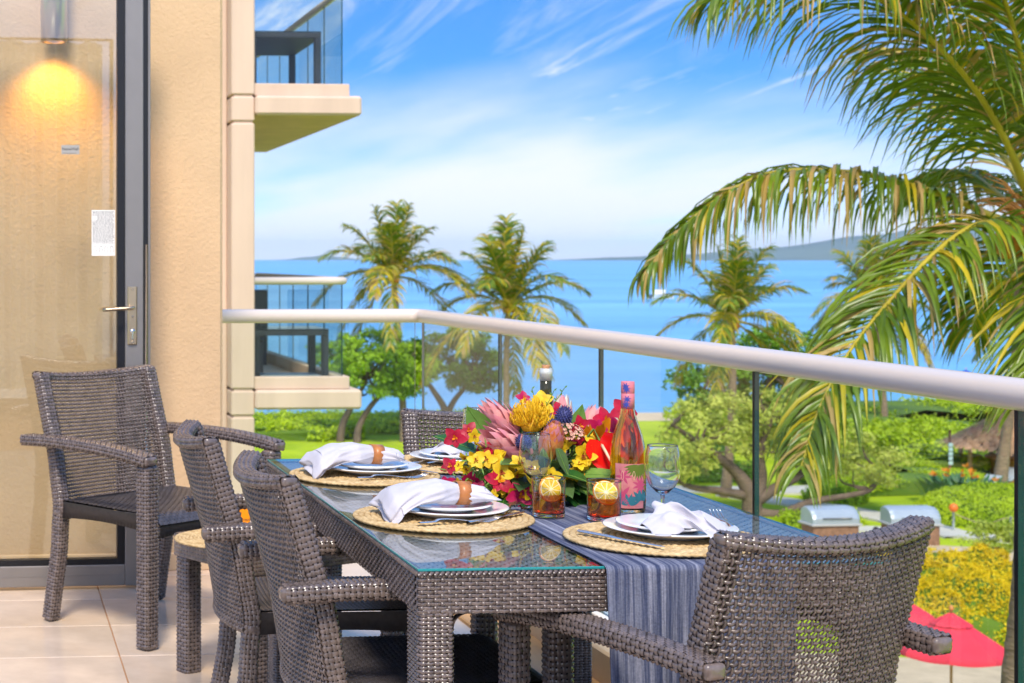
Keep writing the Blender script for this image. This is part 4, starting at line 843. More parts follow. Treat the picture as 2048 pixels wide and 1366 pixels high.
def protea(p, d, size, openness, mats, rows=((7, 0.5), (8, 0.72), (8, 0.9), (8, 1.0)), wfac=0.36, rnd=False):
    mb = MB(); p = np.array(p); d = norm(d)
    for k, (n, ln_) in enumerate(rows):
        for q, r in enumerate(rad_dirs(d, n, k * 0.35)):
            out = openness * (1.0 - 0.17 * k); dd = norm(d + r * out); base = p + r * size * (0.22 - 0.03 * k) + d * size * 0.08 * k
            leaf(mb, base, dd, d - r * 0.9 , size * (0.62 + 0.38 * ln_), size * wfac, 0.22 - 0.10 * openness, 0.28, 7, (q + k) % 2 if k > 0 else 0, shape=lambda t: np.interp(t, [0, 0.35, 0.75, 1], [0.6, 1, 0.95, 0.3]) if rnd else np.interp(t, [0, 0.3, 0.65, 1], [0.6, 1, 0.62, 0.02]))
    lathe(mb, [(0, 0), (0.12 * size, 0.02 * size), (0.24 * size, 0.14 * size), (0.20 * size, 0.50 * size), (0.10 * size, 0.78 * size), (0, 0.85 * size)], 16, m=2, M=Matrix.Translation(p) @ Vector(d).to_track_quat('Z', 'Y').to_matrix().to_4x4())
    tube(mb, [p - d * size * 0.8, p + d * 0.02], size * 0.055, 6, 3)
    return obj('protea', mb, mats, fa)
pm = [M_pro, M_prot, M_prow, M_stem]
protea((-0.020, -0.055, 0.105), (-0.74, -0.36, 0.36), 0.122, 0.46, pm)
protea((-0.010, 0.02, 0.140), (-0.66, -0.02, 0.62), 0.105, 0.44, pm)
protea((0.014, -0.115, 0.105), (0.10, -0.35, 0.85), 0.078, 0.40, [M_prc, M_pro, M_prow, M_stem], wfac=0.46, rnd=True)
protea((0.095, 0.02, 0.125), (0.10, 0.1, 0.95), 0.098, 0.40, [M_prow, M_pro, M_prow, M_stem])
protea((0.150, 0.05, 0.115), (0.5, 0.1, 0.8), 0.092, 0.46, pm)
# pincushion
mb = MB(); c = np.array([0.004, -0.035, 0.175])
for i in range(330):
    v = rng.normal(size=3); v /= np.linalg.norm(v); v[2] = abs(v[2]) * 0.9 - 0.25; v = norm(v + np.array([-0.1, -0.2, 0.3])); s_ = norm(np.cross(v, rng.normal(size=3))); r0 = 0.056 * rng.uniform(0.85, 1.08); lift = np.array([0, 0, 1.0])
    P = [c + v * 0.010, c + v * r0 * 0.55 + s_ * 0.004, c + v * r0 * 0.9 + s_ * 0.006 + lift * 0.006, c + v * r0 * 0.93 + s_ * 0.001 + lift * 0.016]; tube(mb, P, [0.0009, 0.0008, 0.0007, 0.0013], 4, 0, caps=False)
lathe(mb, [(0, -0.02), (0.022, -0.012), (0.028, 0.004), (0.018, 0.022), (0, 0.027)], 14, tuple(c), 0); tube(mb, [c - [0, 0, 0.16], c], 0.005, 6, 1); obj('pincushion_flower', mb, [M_pin, M_stem], fa)
def thistle(p, r, d=(0.1, -0.3, 1)):
    mb = MB(); p = np.array(p); d = norm(d)
    g = (1 + 5 ** 0.5) / 2
    for i in range(150):
        z = 1 - 2 * (i + 0.5) / 150; a = 2 * math.pi * i / g; v = np.array([math.sqrt(1 - z * z) * math.cos(a), math.sqrt(1 - z * z) * math.sin(a), z * 1.35]); q = Vector(d).to_track_quat('Z', 'Y'); v = np.array(q @ Vector(v))
        tube(mb, [p + v * r * 0.7, p + v * r * 0.92, p + v * r * 1.12 + d * r * 0.06], [r * 0.10, r * 0.075, r * 0.01], 4, 0, caps=False)
    lathe(mb, [(0, -1.1 * r), (0.6 * r, -0.9 * r), (0.86 * r, 0), (0.6 * r, 0.9 * r), (0, 1.15 * r)], 12, m=0, M=Matrix.Translation(p) @ Vector(d).to_track_quat('Z', 'Y').to_matrix().to_4x4())
    for r_ in rad_dirs(d, 11): leaf(mb, p - d * r * 1.0, norm(r_ * 1.0 + d * 0.35), d, r * 1.9, r * 0.35, 0.1, 0.3, 4, 1)
    tube(mb, [p - d * 0.10, p - d * r], 0.0022, 5, 1); return obj('thistle', mb, [M_thi, M_lfo], fa)
thistle((0.070, -0.075, 0.200), 0.0205); thistle((0.036, -0.110, 0.175), 0.0185, (-0.4, -0.4, 0.8)); thistle((-0.045, -0.120, 0.145), 0.019, (-0.5, -0.7, 0.4))
mb = MB(); c = np.array([0.072, -0.105, 0.155])
for i in range(170):
    v = norm(rng.normal(size=3)); v[2] = abs(v[2]); q = c + v * 0.036 * np.array([1, 1, 0.85]); r_ = 0.0030; tube(mb, [c + v * 0.015, q], [0.0008, 0.0010], 4, 1, caps=False)
    for w_ in rad_dirs(v, 4): leaf(mb, q, norm(w_ + v * 0.8), v, 0.006, 0.0045, 0, 0.2, 2, 0)
obj('sedum_cluster', mb, [M_sed, M_stem], fa)
def orchid(mb, p, d, size, m, nP=5, mc=None, ph=0.0):
    d = norm(d)
    for q, r_ in enumerate(rad_dirs(d, nP, ph)):
        big = 1.0 if q % 2 == 0 else 0.8; leaf(mb, p, norm(r_ + d * 0.25), d, size * big, size * 0.80 * big, -0.18, 0.22, 5, m, shape=lambda t: np.sin(math.pi * (0.12 + 0.86 * t)) ** 0.7)
    if mc is not None:
        for r_ in rad_dirs(d, 3, 1.0): leaf(mb, p + d * 0.002, norm(d + r_ * 0.5), r_, size * 0.42, size * 0.22, 0.2, 0.3, 3, mc)
def orchid_part(name, items, mats): 
    for p, d, s_, ph in items:
        mb = MB(); orchid(mb, np.array(p), d, s_, 0, 5 if name == 'orchid' else 4, 1, ph); tube(mb, [np.array(p) - norm(d) * 0.05 - np.array([0, 0, 0.02]), np.array(p) - norm(d) * 0.015, np.array(p)], 0.0012, 5, 2); obj(name, mb, mats, fa)
orm = [M_mag, M_ora, M_stem]; orr = [M_redp, M_ora, M_stem]
orchid_part('orchid', [((-0.067, -0.165, 0.022), (-0.1, -0.95, 0.15), 0.036, 0.5), ((-0.232, -0.11, 0.042), (-0.5, -0.8, 0.2), 0.028, 1.4), ((-0.25, -0.10, 0.033), (-0.3, -0.9, 0.2), 0.022, 0.2), ((-0.10, -0.10, 0.125), (-0.4, -0.8, 0.1), 0.026, 0.9), ((0.222, -0.02, 0.165), (0.3, -0.9, 0.2), 0.030, 0.3), ((0.275, 0.0, 0.150), (0.5, -0.8, 0.2), 0.024, 1.0), ((0.01, 0.04, 0.235), (0, -0.8, 0.5), 0.022, 0.0), ((0.15, -0.08, 0.172), (0.1, -0.9, 0.1), 0.030, 0.8)], orm)
orchid_part('orchid', [((-0.115, -0.155, 0.058), (0.0, -0.95, 0.3), 0.038, 0.1), ((-0.195, -0.06, 0.150), (-0.4, -0.9, 0.1), 0.030, 0.7), ((-0.158, -0.05, 0.165), (-0.2, -0.9, 0.4), 0.026, 1.9), ((-0.135, -0.08, 0.108), (-0.3, -0.9, 0.1), 0.026, 0.2), ((0.20, -0.01, 0.185), (0.1, -0.9, 0.4), 0.034, 0.2), ((0.245, -0.01, 0.180), (0.2, -0.9, 0.3), 0.026, 2.0), ((0.09, 0.0, 0.205), (0.1, -0.8, 0.5), 0.030, 0.4), ((-0.215, -0.09, 0.085), (-0.5, -0.8, 0.3), 0.026, 0.6)], orr)
def spray(center, spread, n, size, seed, root):
    r = np.random.default_rng(seed); pts_ = []
    for i in range(n):
        p = np.array(center) + r.normal(size=3) * np.array(spread); d = norm(np.array([0, -1.0, 0.25]) + r.normal(size=3) * 0.5); mb = MB(); orchid(mb, p, d, size * 1.4 * r.uniform(0.8, 1.15), 0, 5, 1, r.uniform(0, 6)); tube(mb, spline([np.array(root), (np.array(root) + p) / 2 + [0, 0.01, 0.015], p + [0, 0.01, 0.0]], 4), 0.0009, 4, 2, caps=False); obj('dancing_orchid', mb, [M_yel, M_spot, M_stem], fa)
spray((-0.118, -0.13, 0.108), (0.020, 0.012, 0.016), 7, 0.019, 1, (-0.03, -0.06, 0.06)); spray((0.095, -0.125, 0.105), (0.022, 0.014, 0.022), 17, 0.017, 2, (0.06, -0.05, 0.06)); spray((-0.06, -0.155, 0.065), (0.030, 0.010, 0.016), 8, 0.020, 3, (0.0, -0.06, 0.07)); spray((-0.015, -0.165, 0.025), (0.022, 0.01, 0.016), 7, 0.017, 4, (0.02, -0.08, 0.05))
spray((0.035, -0.01, 0.228), (0.014, 0.012, 0.008), 5, 0.020, 5, (0.04, 0.0, 0.15)); spray((-0.17, -0.11, 0.085), (0.025, 0.02, 0.022), 9, 0.012, 6, (-0.08, -0.06, 0.04)); spray((0.26, -0.01, 0.125), (0.018, 0.01, 0.012), 4, 0.018, 7, (0.15, 0, 0.08)); spray((-0.10, -0.15, 0.04), (0.02, 0.01, 0.012), 4, 0.013, 8, (-0.03, -0.08, 0.03))
gf = np.random.default_rng(77)
for (cx, cy, cz, n_, sp_, ms_, sz) in ((0.205, -0.06, 0.135, 7, (0.040, 0.02, 0.030), orr, 0.030), (0.10, -0.10, 0.155, 4, (0.03, 0.015, 0.02), orr, 0.026), (-0.19, -0.11, 0.055, 6, (0.035, 0.02, 0.025), orm, 0.026), (0.24, -0.03, 0.11, 3, (0.02, 0.02, 0.02), orm, 0.026), (-0.09, -0.10, 0.095, 4, (0.02, 0.015, 0.015), orr, 0.026)):
    orchid_part('orchid', [(tuple(np.array([cx, cy, cz]) + gf.normal(size=3) * sp_), tuple(norm(np.array([0.15 * np.sign(cx), -0.9, 0.2]) + gf.normal(size=3) * 0.35)), sz * gf.uniform(0.85, 1.2), gf.uniform(0, 6)) for _ in range(n_)], ms_)
spray((0.165, -0.10, 0.085), (0.030, 0.015, 0.022), 9, 0.016, 21, (0.08, -0.04, 0.05)); spray((-0.145, -0.10, 0.13), (0.03, 0.015, 0.015), 6, 0.014, 22, (-0.05, -0.04, 0.06))
for k_ in range(16):
    a_ = -math.pi * (0.03 + 0.94 * k_ / 15); d_ = np.array([math.cos(a_), math.sin(a_), gf.uniform(-0.30, 0.15)]); mb = MB(); p_ = np.array([0.02, -0.03, 0.055]) + d_ * [0.07, 0.05, 0]; ln_ = gf.uniform(0.10, 0.15); leaf(mb, p_, d_, (d_[0] * 0.2, -0.3, 0.95), ln_, ln_ * 0.5, -0.16, 0.22, 10); obj('leaf', mb, [(M_lfd, M_lfo, M_lfl)[k_ % 3]], fa)
# anthurium
mb = MB(); k = 16; tt = np.linspace(0, 1, k); P0 = np.array([0.135, -0.14, 0.150]); dn = norm([0.40, -0.12, -0.85]); nn_ = norm([-0.25, -0.95, 0.05]); nn_ = norm(nn_ - dn * np.dot(nn_, dn)); sw = np.cross(dn, nn_)
wv = 0.043 * np.interp(tt, [0, 0.05, 0.2, 0.45, 0.75, 0.93, 1], [0.45, 0.75, 1.0, 0.92, 0.55, 0.16, 0.0]); lat = np.linspace(-1, 1, 9)
V = np.array([[P0 + dn * 0.112 * (t - 0.12 * abs(l) * (1 - t)) + sw * w_ * l + nn_ * (0.010 * l * l * w_ / 0.04 - 0.02 * t * t) for l in lat] for t, w_ in zip(tt, wv)]); mb.add(V, grid_faces(k, 9)); tube(mb, [P0 + dn * 0.012, P0 + dn * 0.03 + nn_ * 0.012, P0 + dn * 0.066 + nn_ * 0.02], [0.0035, 0.0035, 0.0018], 8, 1); tube(mb, [(0.06, -0.04, 0.05), P0 - dn * 0.03, P0], 0.0024, 6, 2)
tube(mb, [V[j][4] + nn_ * 0.0008 for j in range(1, k)], 0.0007, 4, 1)
obj('anthurium', mb, [mat('anthurium_red', (0.72, 0.008, 0.008), 0.16, 0.5, noise=(18, 0.12), coat=0.4), mat('spadix', (0.82, 0.55, 0.35), 0.6), M_stem], fa)
for (p, d, ln_) in (((0.10, -0.09, 0.120), (0.25, -0.45, 0.85), 0.065), ((0.115, -0.10, 0.135), (-0.15, -0.4, 0.9), 0.06), ((0.125, -0.10, 0.10), (0.3, -0.6, 0.6), 0.055), ((0.105, -0.13, 0.075), (0.1, -0.6, -0.5), 0.055), ((0.21, -0.06, 0.14), (0.6, -0.5, 0.5), 0.06), ((0.23, -0.05, 0.12), (0.8, -0.5, 0.0), 0.055), ((0.14, -0.09, 0.15), (0.1, -0.6, 0.7), 0.06), ((0.12, -0.13, 0.07), (0.45, -0.5, -0.55), 0.05), ((0.16, -0.05, 0.14), (0.35, -0.3, 0.9), 0.07), ((0.19, -0.04, 0.125), (0.85, -0.3, 0.35), 0.055), ((-0.085, -0.05, 0.155), (-0.5, -0.5, 0.4), 0.04)):
    mb = MB(); leaf(mb, p, d, (0.1, -1, 0.2), ln_, ln_ * 0.5, 0.12, 0.3, 7); leaf(mb, np.array(p) + [0.004, 0.004, 0], norm(np.array(d) + [0.25, 0, 0.1]), (0.3, -1, 0.2), ln_ * 0.9, ln_ * 0.42, -0.1, 0.3, 7); obj('orange_petal', mb, [M_ora], fa)
# leaves
for (p, d, n_, ln_, wd_, bend, m_) in (
    ((0.03, -0.08, 0.055), (0.42, -0.62, -0.42), (0.25, -0.3, 0.9), 0.165, 0.105, -0.10, M_lfd), ((-0.02, -0.08, 0.05), (-0.22, -0.85, -0.42), (0, -0.4, 0.9), 0.150, 0.10, -0.04, M_lfd), ((0.06, -0.06, 0.05), (0.62, -0.62, -0.28), (0.1, -0.3, 0.95), 0.155, 0.095, -0.10, M_lfd),
    ((-0.06, -0.07, 0.045), (-0.45, -0.85, -0.32), (-0.1, -0.4, 0.9), 0.145, 0.09, -0.06, M_lfd), ((-0.11, -0.09, 0.045), (-0.75, -0.5, 0.0), (-0.2, -0.8, 0.55), 0.095, 0.055, -0.1, M_lfl), ((0.105, -0.03, 0.115), (0.20, -0.12, 0.95), (-0.3, -1, 0.05), 0.118, 0.05, 0.02, M_lfl),
    ((-0.085, 0.02, 0.135), (-0.55, -0.05, 0.82), (-0.5, -0.9, 0.1), 0.105, 0.062, 0.06, M_lfl), ((0.12, -0.05, 0.075), (0.80, -0.55, 0.0), (0.1, -0.5, 0.85), 0.145, 0.075, -0.14, M_lfo), ((0.13, -0.02, 0.12), (0.93, -0.25, 0.28), (0.0, -0.6, 0.8), 0.135, 0.05, -0.14, M_lfl),
    ((-0.03, -0.10, 0.090), (-0.75, -0.62, 0.12), (-0.1, -0.35, 0.93), 0.115, 0.05, -0.06, M_lfo), ((0.0, -0.12, 0.085), (0.12, -0.9, 0.3), (0.5, -0.4, 0.8), 0.09, 0.048, -0.05, M_lfo), ((0.03, -0.13, 0.075), (0.55, -0.75, -0.1), (0.2, -0.5, 0.85), 0.095, 0.055, -0.08, M_lfd),
    ((0.045, -0.10, 0.06), (0.72, -0.58, 0.18), (0, -0.5, 0.86), 0.20, 0.045, -0.20, M_lfl), ((-0.008, -0.155, 0.135), (0.05, -0.2, -0.95), (-0.7, -0.7, 0), 0.085, 0.032, 0.0, M_lfo), ((0.022, -0.155, 0.14), (0.35, -0.1, -0.9), (0.5, -0.8, 0), 0.08, 0.034, 0.0, M_lfo),
    ((0.16, 0.04, 0.10), (0.9, 0.1, 0.3), (0, -0.5, 0.8), 0.12, 0.06, -0.1, M_lfd), ((-0.10, 0.06, 0.10), (-0.9, 0.1, 0.4), (0, -0.5, 0.8), 0.12, 0.06, -0.1, M_lfd), ((0.0, 0.09, 0.12), (0.1, 0.6, 0.7), (0, -0.8, 0.5), 0.12, 0.06, -0.1, M_lfd), ((0.08, 0.09, 0.10), (0.5, 0.7, 0.4), (0, -0.6, 0.8), 0.12, 0.06, -0.1, M_lfo), ((-0.05, 0.10, 0.06), (-0.4, 0.9, 0.0), (0, -0.3, 0.9), 0.13, 0.08, -0.1, M_lfd), ((0.1, 0.08, 0.05), (0.6, 0.7, -0.1), (0, -0.3, 0.9), 0.13, 0.08, -0.1, M_lfd)):
    mb = MB(); leaf(mb, p, d, n_, ln_, wd_, bend, 0.22, 10)
    a0 = np.array(p); dd = norm(d); nq = norm(np.array(n_) - dd * np.dot(n_, dd)); tube(mb, [a0 + dd * ln_ * t + nq * (bend * ln_ * t * t + 0.0006) for t in np.linspace(0, 0.95, 8)], 0.0010, 4, 1, caps=False)
    obj('leaf', mb, [m_, M_lfl], fa)
mb = MB()
for i in range(520):
    v = norm(rng.normal(size=3)); q = np.array([0.02, -0.02, 0.075]) + v * np.array([0.145, 0.105, 0.075]) * rng.uniform(0.55, 1.0)
    q[2] = max(q[2], 0.012); leaf(mb, q, norm(v + rng.normal(size=3) * 0.5), norm(v + [0, 0, 0.5]), rng.uniform(0.02, 0.04), rng.uniform(0.007, 0.014), -0.15, 0.2, 3, int(rng.random() < 0.3))
for i in range(90):
    q = np.array([-0.155, -0.11, 0.075]) + rng.normal(size=3) * [0.035, 0.02, 0.022]; leaf(mb, q, norm(rng.normal(size=3) + [-0.5, -0.4, 0]), (0, -0.6, 0.8), 0.026, 0.005, -0.2, 0.2, 3, 2)
o = obj('filler_greens', mb, [M_lfd, M_lfo, M_lfl], fa); o['kind'] = 'stuff'
mb = MB()
for (p0, p1) in (((0.03, -0.02, 0.20), (0.055, -0.05, 0.262)), ((0.05, -0.02, 0.21), (0.085, -0.04, 0.268)), ((0.02, 0, 0.2), (0.01, -0.02, 0.265))):
    P = spline([p0, (np.array(p0) + p1) / 2 + [0.005, 0, 0.004], p1], 5); tube(mb, P, 0.0009, 4, 0)
    for j in range(4): leaf(mb, P[-1 - j * 2], norm([(-1) ** j * 0.8, -0.2, 0.8]), (0, -1, 0), 0.010, 0.004, 0, 0.3, 3, 0)
obj('bud_sprig', mb, [M_lfl], fa)
mb = MB(); lathe(mb, [(0, 0), (0.055, 0), (0.06, 0.004), (0.072, 0.05), (0.069, 0.05), (0.056, 0.008), (0, 0.008)], 32); obj('bowl', mb, mat('bowl_dark', (0.03, 0.03, 0.03), 0.4), fa)

# ---- low side table behind the chairs, with its things
sx_, sy_, sh_ = 0.66, 0.42, 0.449
st = thing('wicker_side_table', 'low woven side table standing between the armchair and the dining table', 'table', (0.585, 5.15, 0), R(28))
for (o_, du) in (((0, -sy_, sh_ - 0.075), (sx_, 0, 0)), ((sx_, -sy_, sh_ - 0.075), (0, sy_, 0)), ((sx_, 0, sh_ - 0.075), (-sx_, 0, 0)), ((0, 0, sh_ - 0.075), (0, -sy_, 0))):
    mb = MB(); patch(mb, o_, du, (0, 0, 0.07), int(np.linalg.norm(du) / 0.0145), 6, wu=0.8, wv=0.85); d = np.array(du) / np.linalg.norm(du); inn = np.array([-d[1], d[0], 0]); p0 = np.array(o_) + inn * 0.002
    mb.add([p0, p0 + du, p0 + du + np.array([0, 0, 0.07]), p0 + np.array([0, 0, 0.07])], [0, 1, 2, 3], 1, False); obj('apron', mb, WK, st)
mb = MB(); patch(mb, (0, -sy_, sh_ - 0.004), (sx_, 0, 0), (0, sy_, 0), 46, 30, wu=0.8, wv=0.85); mb.add([(0, -sy_, sh_ - 0.007), (sx_, -sy_, sh_ - 0.007), (sx_, 0, sh_ - 0.007), (0, 0, sh_ - 0.007)], [0, 1, 2, 3], 1, False); obj('woven_top', mb, WK, st)['kind'] = 'stuff'
lg = woven_tube(MB(), [(0, 0, 0), (0, 0, sh_ - 0.076)], 0.031, 0.031, (1, 0, 0), pu=0.0133, pv=0.0125).mesh('leg', WK)
for x in (0.034, sx_ - 0.034):
    for y in (-0.034, -sy_ + 0.034): obj('leg', lg, None, st, (x, y, 0))
placemat(0.745, 4.975, sh_ + 0.001, 'round seagrass placemat on the low side table behind the chairs', 0.3, 0.88)
ob = thing('orange_box', 'small bright orange box with dark lettering on the low side table', 'box', (0.795, 5.08, sh_ + 0.010), R(4))
mb = MB(); box(mb, (-0.04, -0.025, 0), (0.022, 0.025, 0.085), 0.002); obj('carton', mb, mat('orange_card', (0.90, 0.28, 0.006), 0.45), ob)
mb = MB(); box(mb, (0.0225, -0.0253, 0.0), (0.0265, 0.025, 0.085), 0.001); obj('white_band', mb, M_paper, ob)
mb = MB(); box(mb, (0.027, -0.025, 0), (0.062, 0.025, 0.085), 0.002); obj('carton', mb, MATS['orange_card'], ob)
obj('lettering', text_mesh('Veuve Clicquot', 0.0125, mats=M_ink), None, ob, (-0.012, -0.0255, 0.042), (R(90), 0, 0))
mb = MB(); tq = np.linspace(0, 2 * math.pi, 16); tube(mb, np.stack([-0.012 + 0.005 * np.cos(tq), np.full_like(tq, -0.0256), 0.062 + 0.004 * np.sin(tq)], -1), 0.0006, 4); obj('emblem', mb, M_ink, ob)
mb = MB(); lathe(mb, [(0, 0), (0.027, 0), (0.028, 0.003), (0.033, 0.19), (0.0322, 0.19), (0.0265, 0.008), (0, 0.008)], 32); o = obj('glass_vase', mb, M_glass, None, (0.735, 5.20, sh_ + 0.001)); tag(o, 'tall clear glass behind the two pushed-in chairs', 'vase')
mb = MB(); lathe(mb, [(0, 0), (0.024, 0), (0.026, 0.003), (0.030, 0.150), (0.0292, 0.15), (0.0245, 0.008), (0, 0.008)], 32); o = obj('cooler_cup', mb, mat('pewter', (0.30, 0.31, 0.35), 0.35, metal=0.8), None, (0.70, 5.12, sh_ + 0.001)); tag(o, 'grey metal cup between the chair backs on the side table', 'cup')
pb = thing('pink_carton', 'small pink printed carton on the low side table beside the table apron', 'box', (0.965, 5.10, sh_ + 0.001), R(10))
mb = MB(); box(mb, (-0.035, -0.02, 0), (0.035, 0.02, 0.06), 0.002); ct = obj('carton', mb, mat('pink_card', (0.75, 0.62, 0.60), 0.5), pb)
mb = MB(); leaf(mb, (-0.02, -0.0212, 0.012), (0.3, 0, 1), (0, -1, 0), 0.035, 0.014, 0, 0, 5, 0); leaf(mb, (-0.005, -0.0212, 0.035), (1, 0, 0.1), (0, -1, 0), 0.03, 0.022, 0, 0, 5, 1); leaf(mb, (-0.018, -0.0214, 0.002), (0.1, 0, 1), (0, -1, 0), 0.02, 0.008, 0, 0, 5, 1); obj('printed_flowers', mb, [M_lfl, mat('print_pink', (0.85, 0.20, 0.22), 0.5)], ct)

# ================================================================== palms
M_fg = leafmat('frond_green', (0.085, 0.16, 0.010), (0.23, 0.32, 0.016), 1.8, 0.32, 0.30, 0.55); M_ft = leafmat('frond_dry', (0.55, 0.36, 0.14), (0.40, 0.28, 0.06), 2.5, 0.5, 0.25)
M_fy = leafmat('frond_yellow', (0.42, 0.36, 0.012), (0.60, 0.44, 0.02), 2.0, 0.4, 0.25); M_rach = mat('frond_rachis', (0.40, 0.32, 0.03), 0.4, noise=(2, 0.2)); M_bark = mat('palm_bark', (0.26, 0.18, 0.12), 0.85, 0.2, noise=(5, 0.35), stretch=(1, 1, 4), bump=(9, 0.8, 0.03))
M_nut = mat('coconut_husk', (0.45, 0.17, 0.03), 0.6, noise=(8, 0.4))
FM = [M_fg, M_ft, M_fy, M_rach]
def frond(path, n=62, Lmax=0.75, wid=0.030, seed=0, dry=0.12, droop=0.55, r0=0.026, seg=5, yel=0.12, splay=0.75, tatter=0.0):
    """a palm frond: arching rachis with leaflets that hang from both sides"""
    g = np.random.default_rng(seed); P = spline(path, 8); sg = np.concatenate([[0], np.cumsum(np.linalg.norm(np.diff(P, axis=0), axis=1))]); Lt = sg[-1]; T = np.gradient(P, axis=0); T /= np.linalg.norm(T, axis=1, keepdims=True)
    mb = MB(); tube(mb, P, np.interp(sg / Lt, [0, 0.15, 1], [r0 * 1.7, r0, r0 * 0.15]), 7, 3)
    nl = n * 2; s_ = np.linspace(0.13, 0.995, n).repeat(2) * Lt + g.normal(size=nl) * Lt * 0.004; side = np.tile([1.0, -1.0], n)
    p = np.stack([np.interp(s_, sg, P[:, i]) for i in range(3)], -1); t = np.stack([np.interp(s_, sg, T[:, i]) for i in range(3)], -1); t /= np.linalg.norm(t, axis=1, keepdims=True)
    up = np.array([0, 0, 1.0]) ; sd = np.cross(t, up); ln = np.linalg.norm(sd, axis=1, keepdims=True); sd = sd / np.maximum(ln, 0.05)
    nrm = np.cross(sd, t); q = s_ / Lt
    Ll = Lmax * np.interp(q, [0.1, 0.22, 0.55, 0.85, 1], [0.55, 0.9, 1.0, 0.72, 0.38]) * g.uniform(0.82, 1.1, nl)
    Ll = np.where(g.random(nl) < tatter, Ll * g.uniform(0.3, 0.7, nl), Ll)
    d = sd * side[:, None] * splay + t * np.interp(q, [0, 1], [0.45, 0.9])[:, None] + nrm * 0.25 + g.normal(size=(nl, 3)) * 0.10; d /= np.linalg.norm(d, axis=1, keepdims=True)
    pts_ = [p]; c = p.copy(); dr = droop * g.uniform(0.7, 1.35, nl)
    for k in range(seg):
        d = d + np.array([0, 0, -1.0]) * (dr * (0.35 + 0.5 * k))[:, None] * (2.2 / seg); d /= np.linalg.norm(d, axis=1, keepdims=True); c = c + d * (Ll / seg)[:, None]; pts_.append(c)
    Pn = np.stack(pts_, 1); dn = np.gradient(Pn, axis=1); dn /= np.linalg.norm(dn, axis=2, keepdims=True)
    tw = g.normal(size=(nl, 1, 1)) * 0.5; wv = np.cross(dn, np.broadcast_to(nrm[:, None], dn.shape) + tw * sd[:, None]); wv /= np.linalg.norm(wv, axis=2, keepdims=True) + 1e-9
    wt = np.array([0.45, 1.0, 0.95, 0.75, 0.45, 0.03])[:seg + 1] if seg == 5 else np.interp(np.linspace(0, 1, seg + 1), [0, 0.2, 0.6, 1], [0.5, 1, 0.8, 0.04]); W2 = wid * 0.5 * wt[None, :, None] * g.uniform(0.8, 1.2, (nl, 1, 1))
    foldv = np.cross(wv, dn) * W2 * 0.5
    V = np.stack([Pn - wv * W2 + foldv, Pn, Pn + wv * W2 + foldv], 2); F1 = grid_faces(seg + 1, 3); m_ = g.random(nl); mi = np.where(m_ < dry, 1, np.where(m_ < dry + yel, 2, 0)); n0 = mb.n
    mb.v.append(V.reshape(-1, 3)); mb.n += nl * (seg + 1) * 3
    for q_ in (0, 1, 2):
        ids = np.nonzero(mi == q_)[0]
        if len(ids): mb.f.append(((F1[None] + (ids * (seg + 1) * 3)[:, None, None]).reshape(-1, 4) + n0, q_, True))
    return mb
def trunk(mb, path, r, m=0, n=14, rings=True):
    P = spline(path, 14); r = np.interp(np.linspace(0, 1, len(P)), np.linspace(0, 1, len(r)), r)
    if rings: r = r * (1 + 0.045 * (np.arange(len(P)) % 2))
    return tube(mb, P, r, n, m)
PB = (7.812, 11.447, 1.626)
NF = [
  [ (-0.02, 0.00, -0.06), (-0.34, -0.07, -0.00), (-0.77, -0.14, 0.16), (-1.40, -0.30, 0.30), (-1.94, -0.46, 0.34), (-2.42, -0.62, 0.30), (-2.86, -0.79, 0.11), (-3.18, -0.86, -0.13), (-3.42, -0.95, -0.38) ],
  [ (-0.02, 0.00, 0.08), (-0.47, -0.27, 0.65), (-0.98, -0.53, 1.10), (-1.66, -0.78, 1.50), (-2.26, -0.93, 1.64), (-2.76, -1.10, 1.57), (-3.04, -1.18, 1.42) ],
  [ (0.00, 0.00, 0.11), (-0.19, -0.19, 0.88), (-0.49, -0.46, 1.35), (-0.82, -0.74, 1.66), (-1.25, -0.91, 2.00), (-1.88, -1.06, 2.20) ],
  [ (-0.02, 0.00, -0.15), (-0.50, -0.36, -0.04), (-0.90, -0.63, -0.06), (-1.35, -0.90, -0.25), (-1.83, -1.17, -0.57), (-2.26, -1.43, -0.90), (-2.56, -1.61, -1.25), (-2.78, -1.80, -1.60) ],
  [ (0.16, 0.29, 0.01), (0.26, 0.78, 0.18), (0.39, 1.37, 0.39), (0.54, 1.97, 0.46), (0.67, 2.56, 0.42), (0.76, 2.95, 0.26) ],
  [ (0.13, 0.19, -0.15), (0.29, 0.58, -0.22), (0.47, 1.17, -0.40), (0.55, 1.56, -0.66), (0.58, 1.72, -0.90) ],
  [ (0.00, 0.00, -0.19), (-0.15, -0.49, -0.30), (-0.51, -0.96, -0.75), (-0.80, -1.14, -1.18) ],
  [ (0.02, -0.00, 0.04), (0.47, -0.04, 0.52), (1.21, -0.09, 0.60), (1.96, -0.15, 0.15) ],
  [ (0.02, -0.00, 0.00), (1.01, 0.43, -0.03), (1.97, 0.85, -0.46), (2.17, 0.84, -1.23) ],
  [ (0.01, -0.00, 0.08), (0.29, 0.28, 1.12), (0.78, 0.74, 2.18), (1.50, 1.09, 2.88) ],
  [ (-0.02, 0.00, 0.15), (0.06, 0.60, 0.61), (0.18, 1.19, 1.02), (0.25, 1.79, 1.38), (0.24, 2.39, 1.54) ],
]

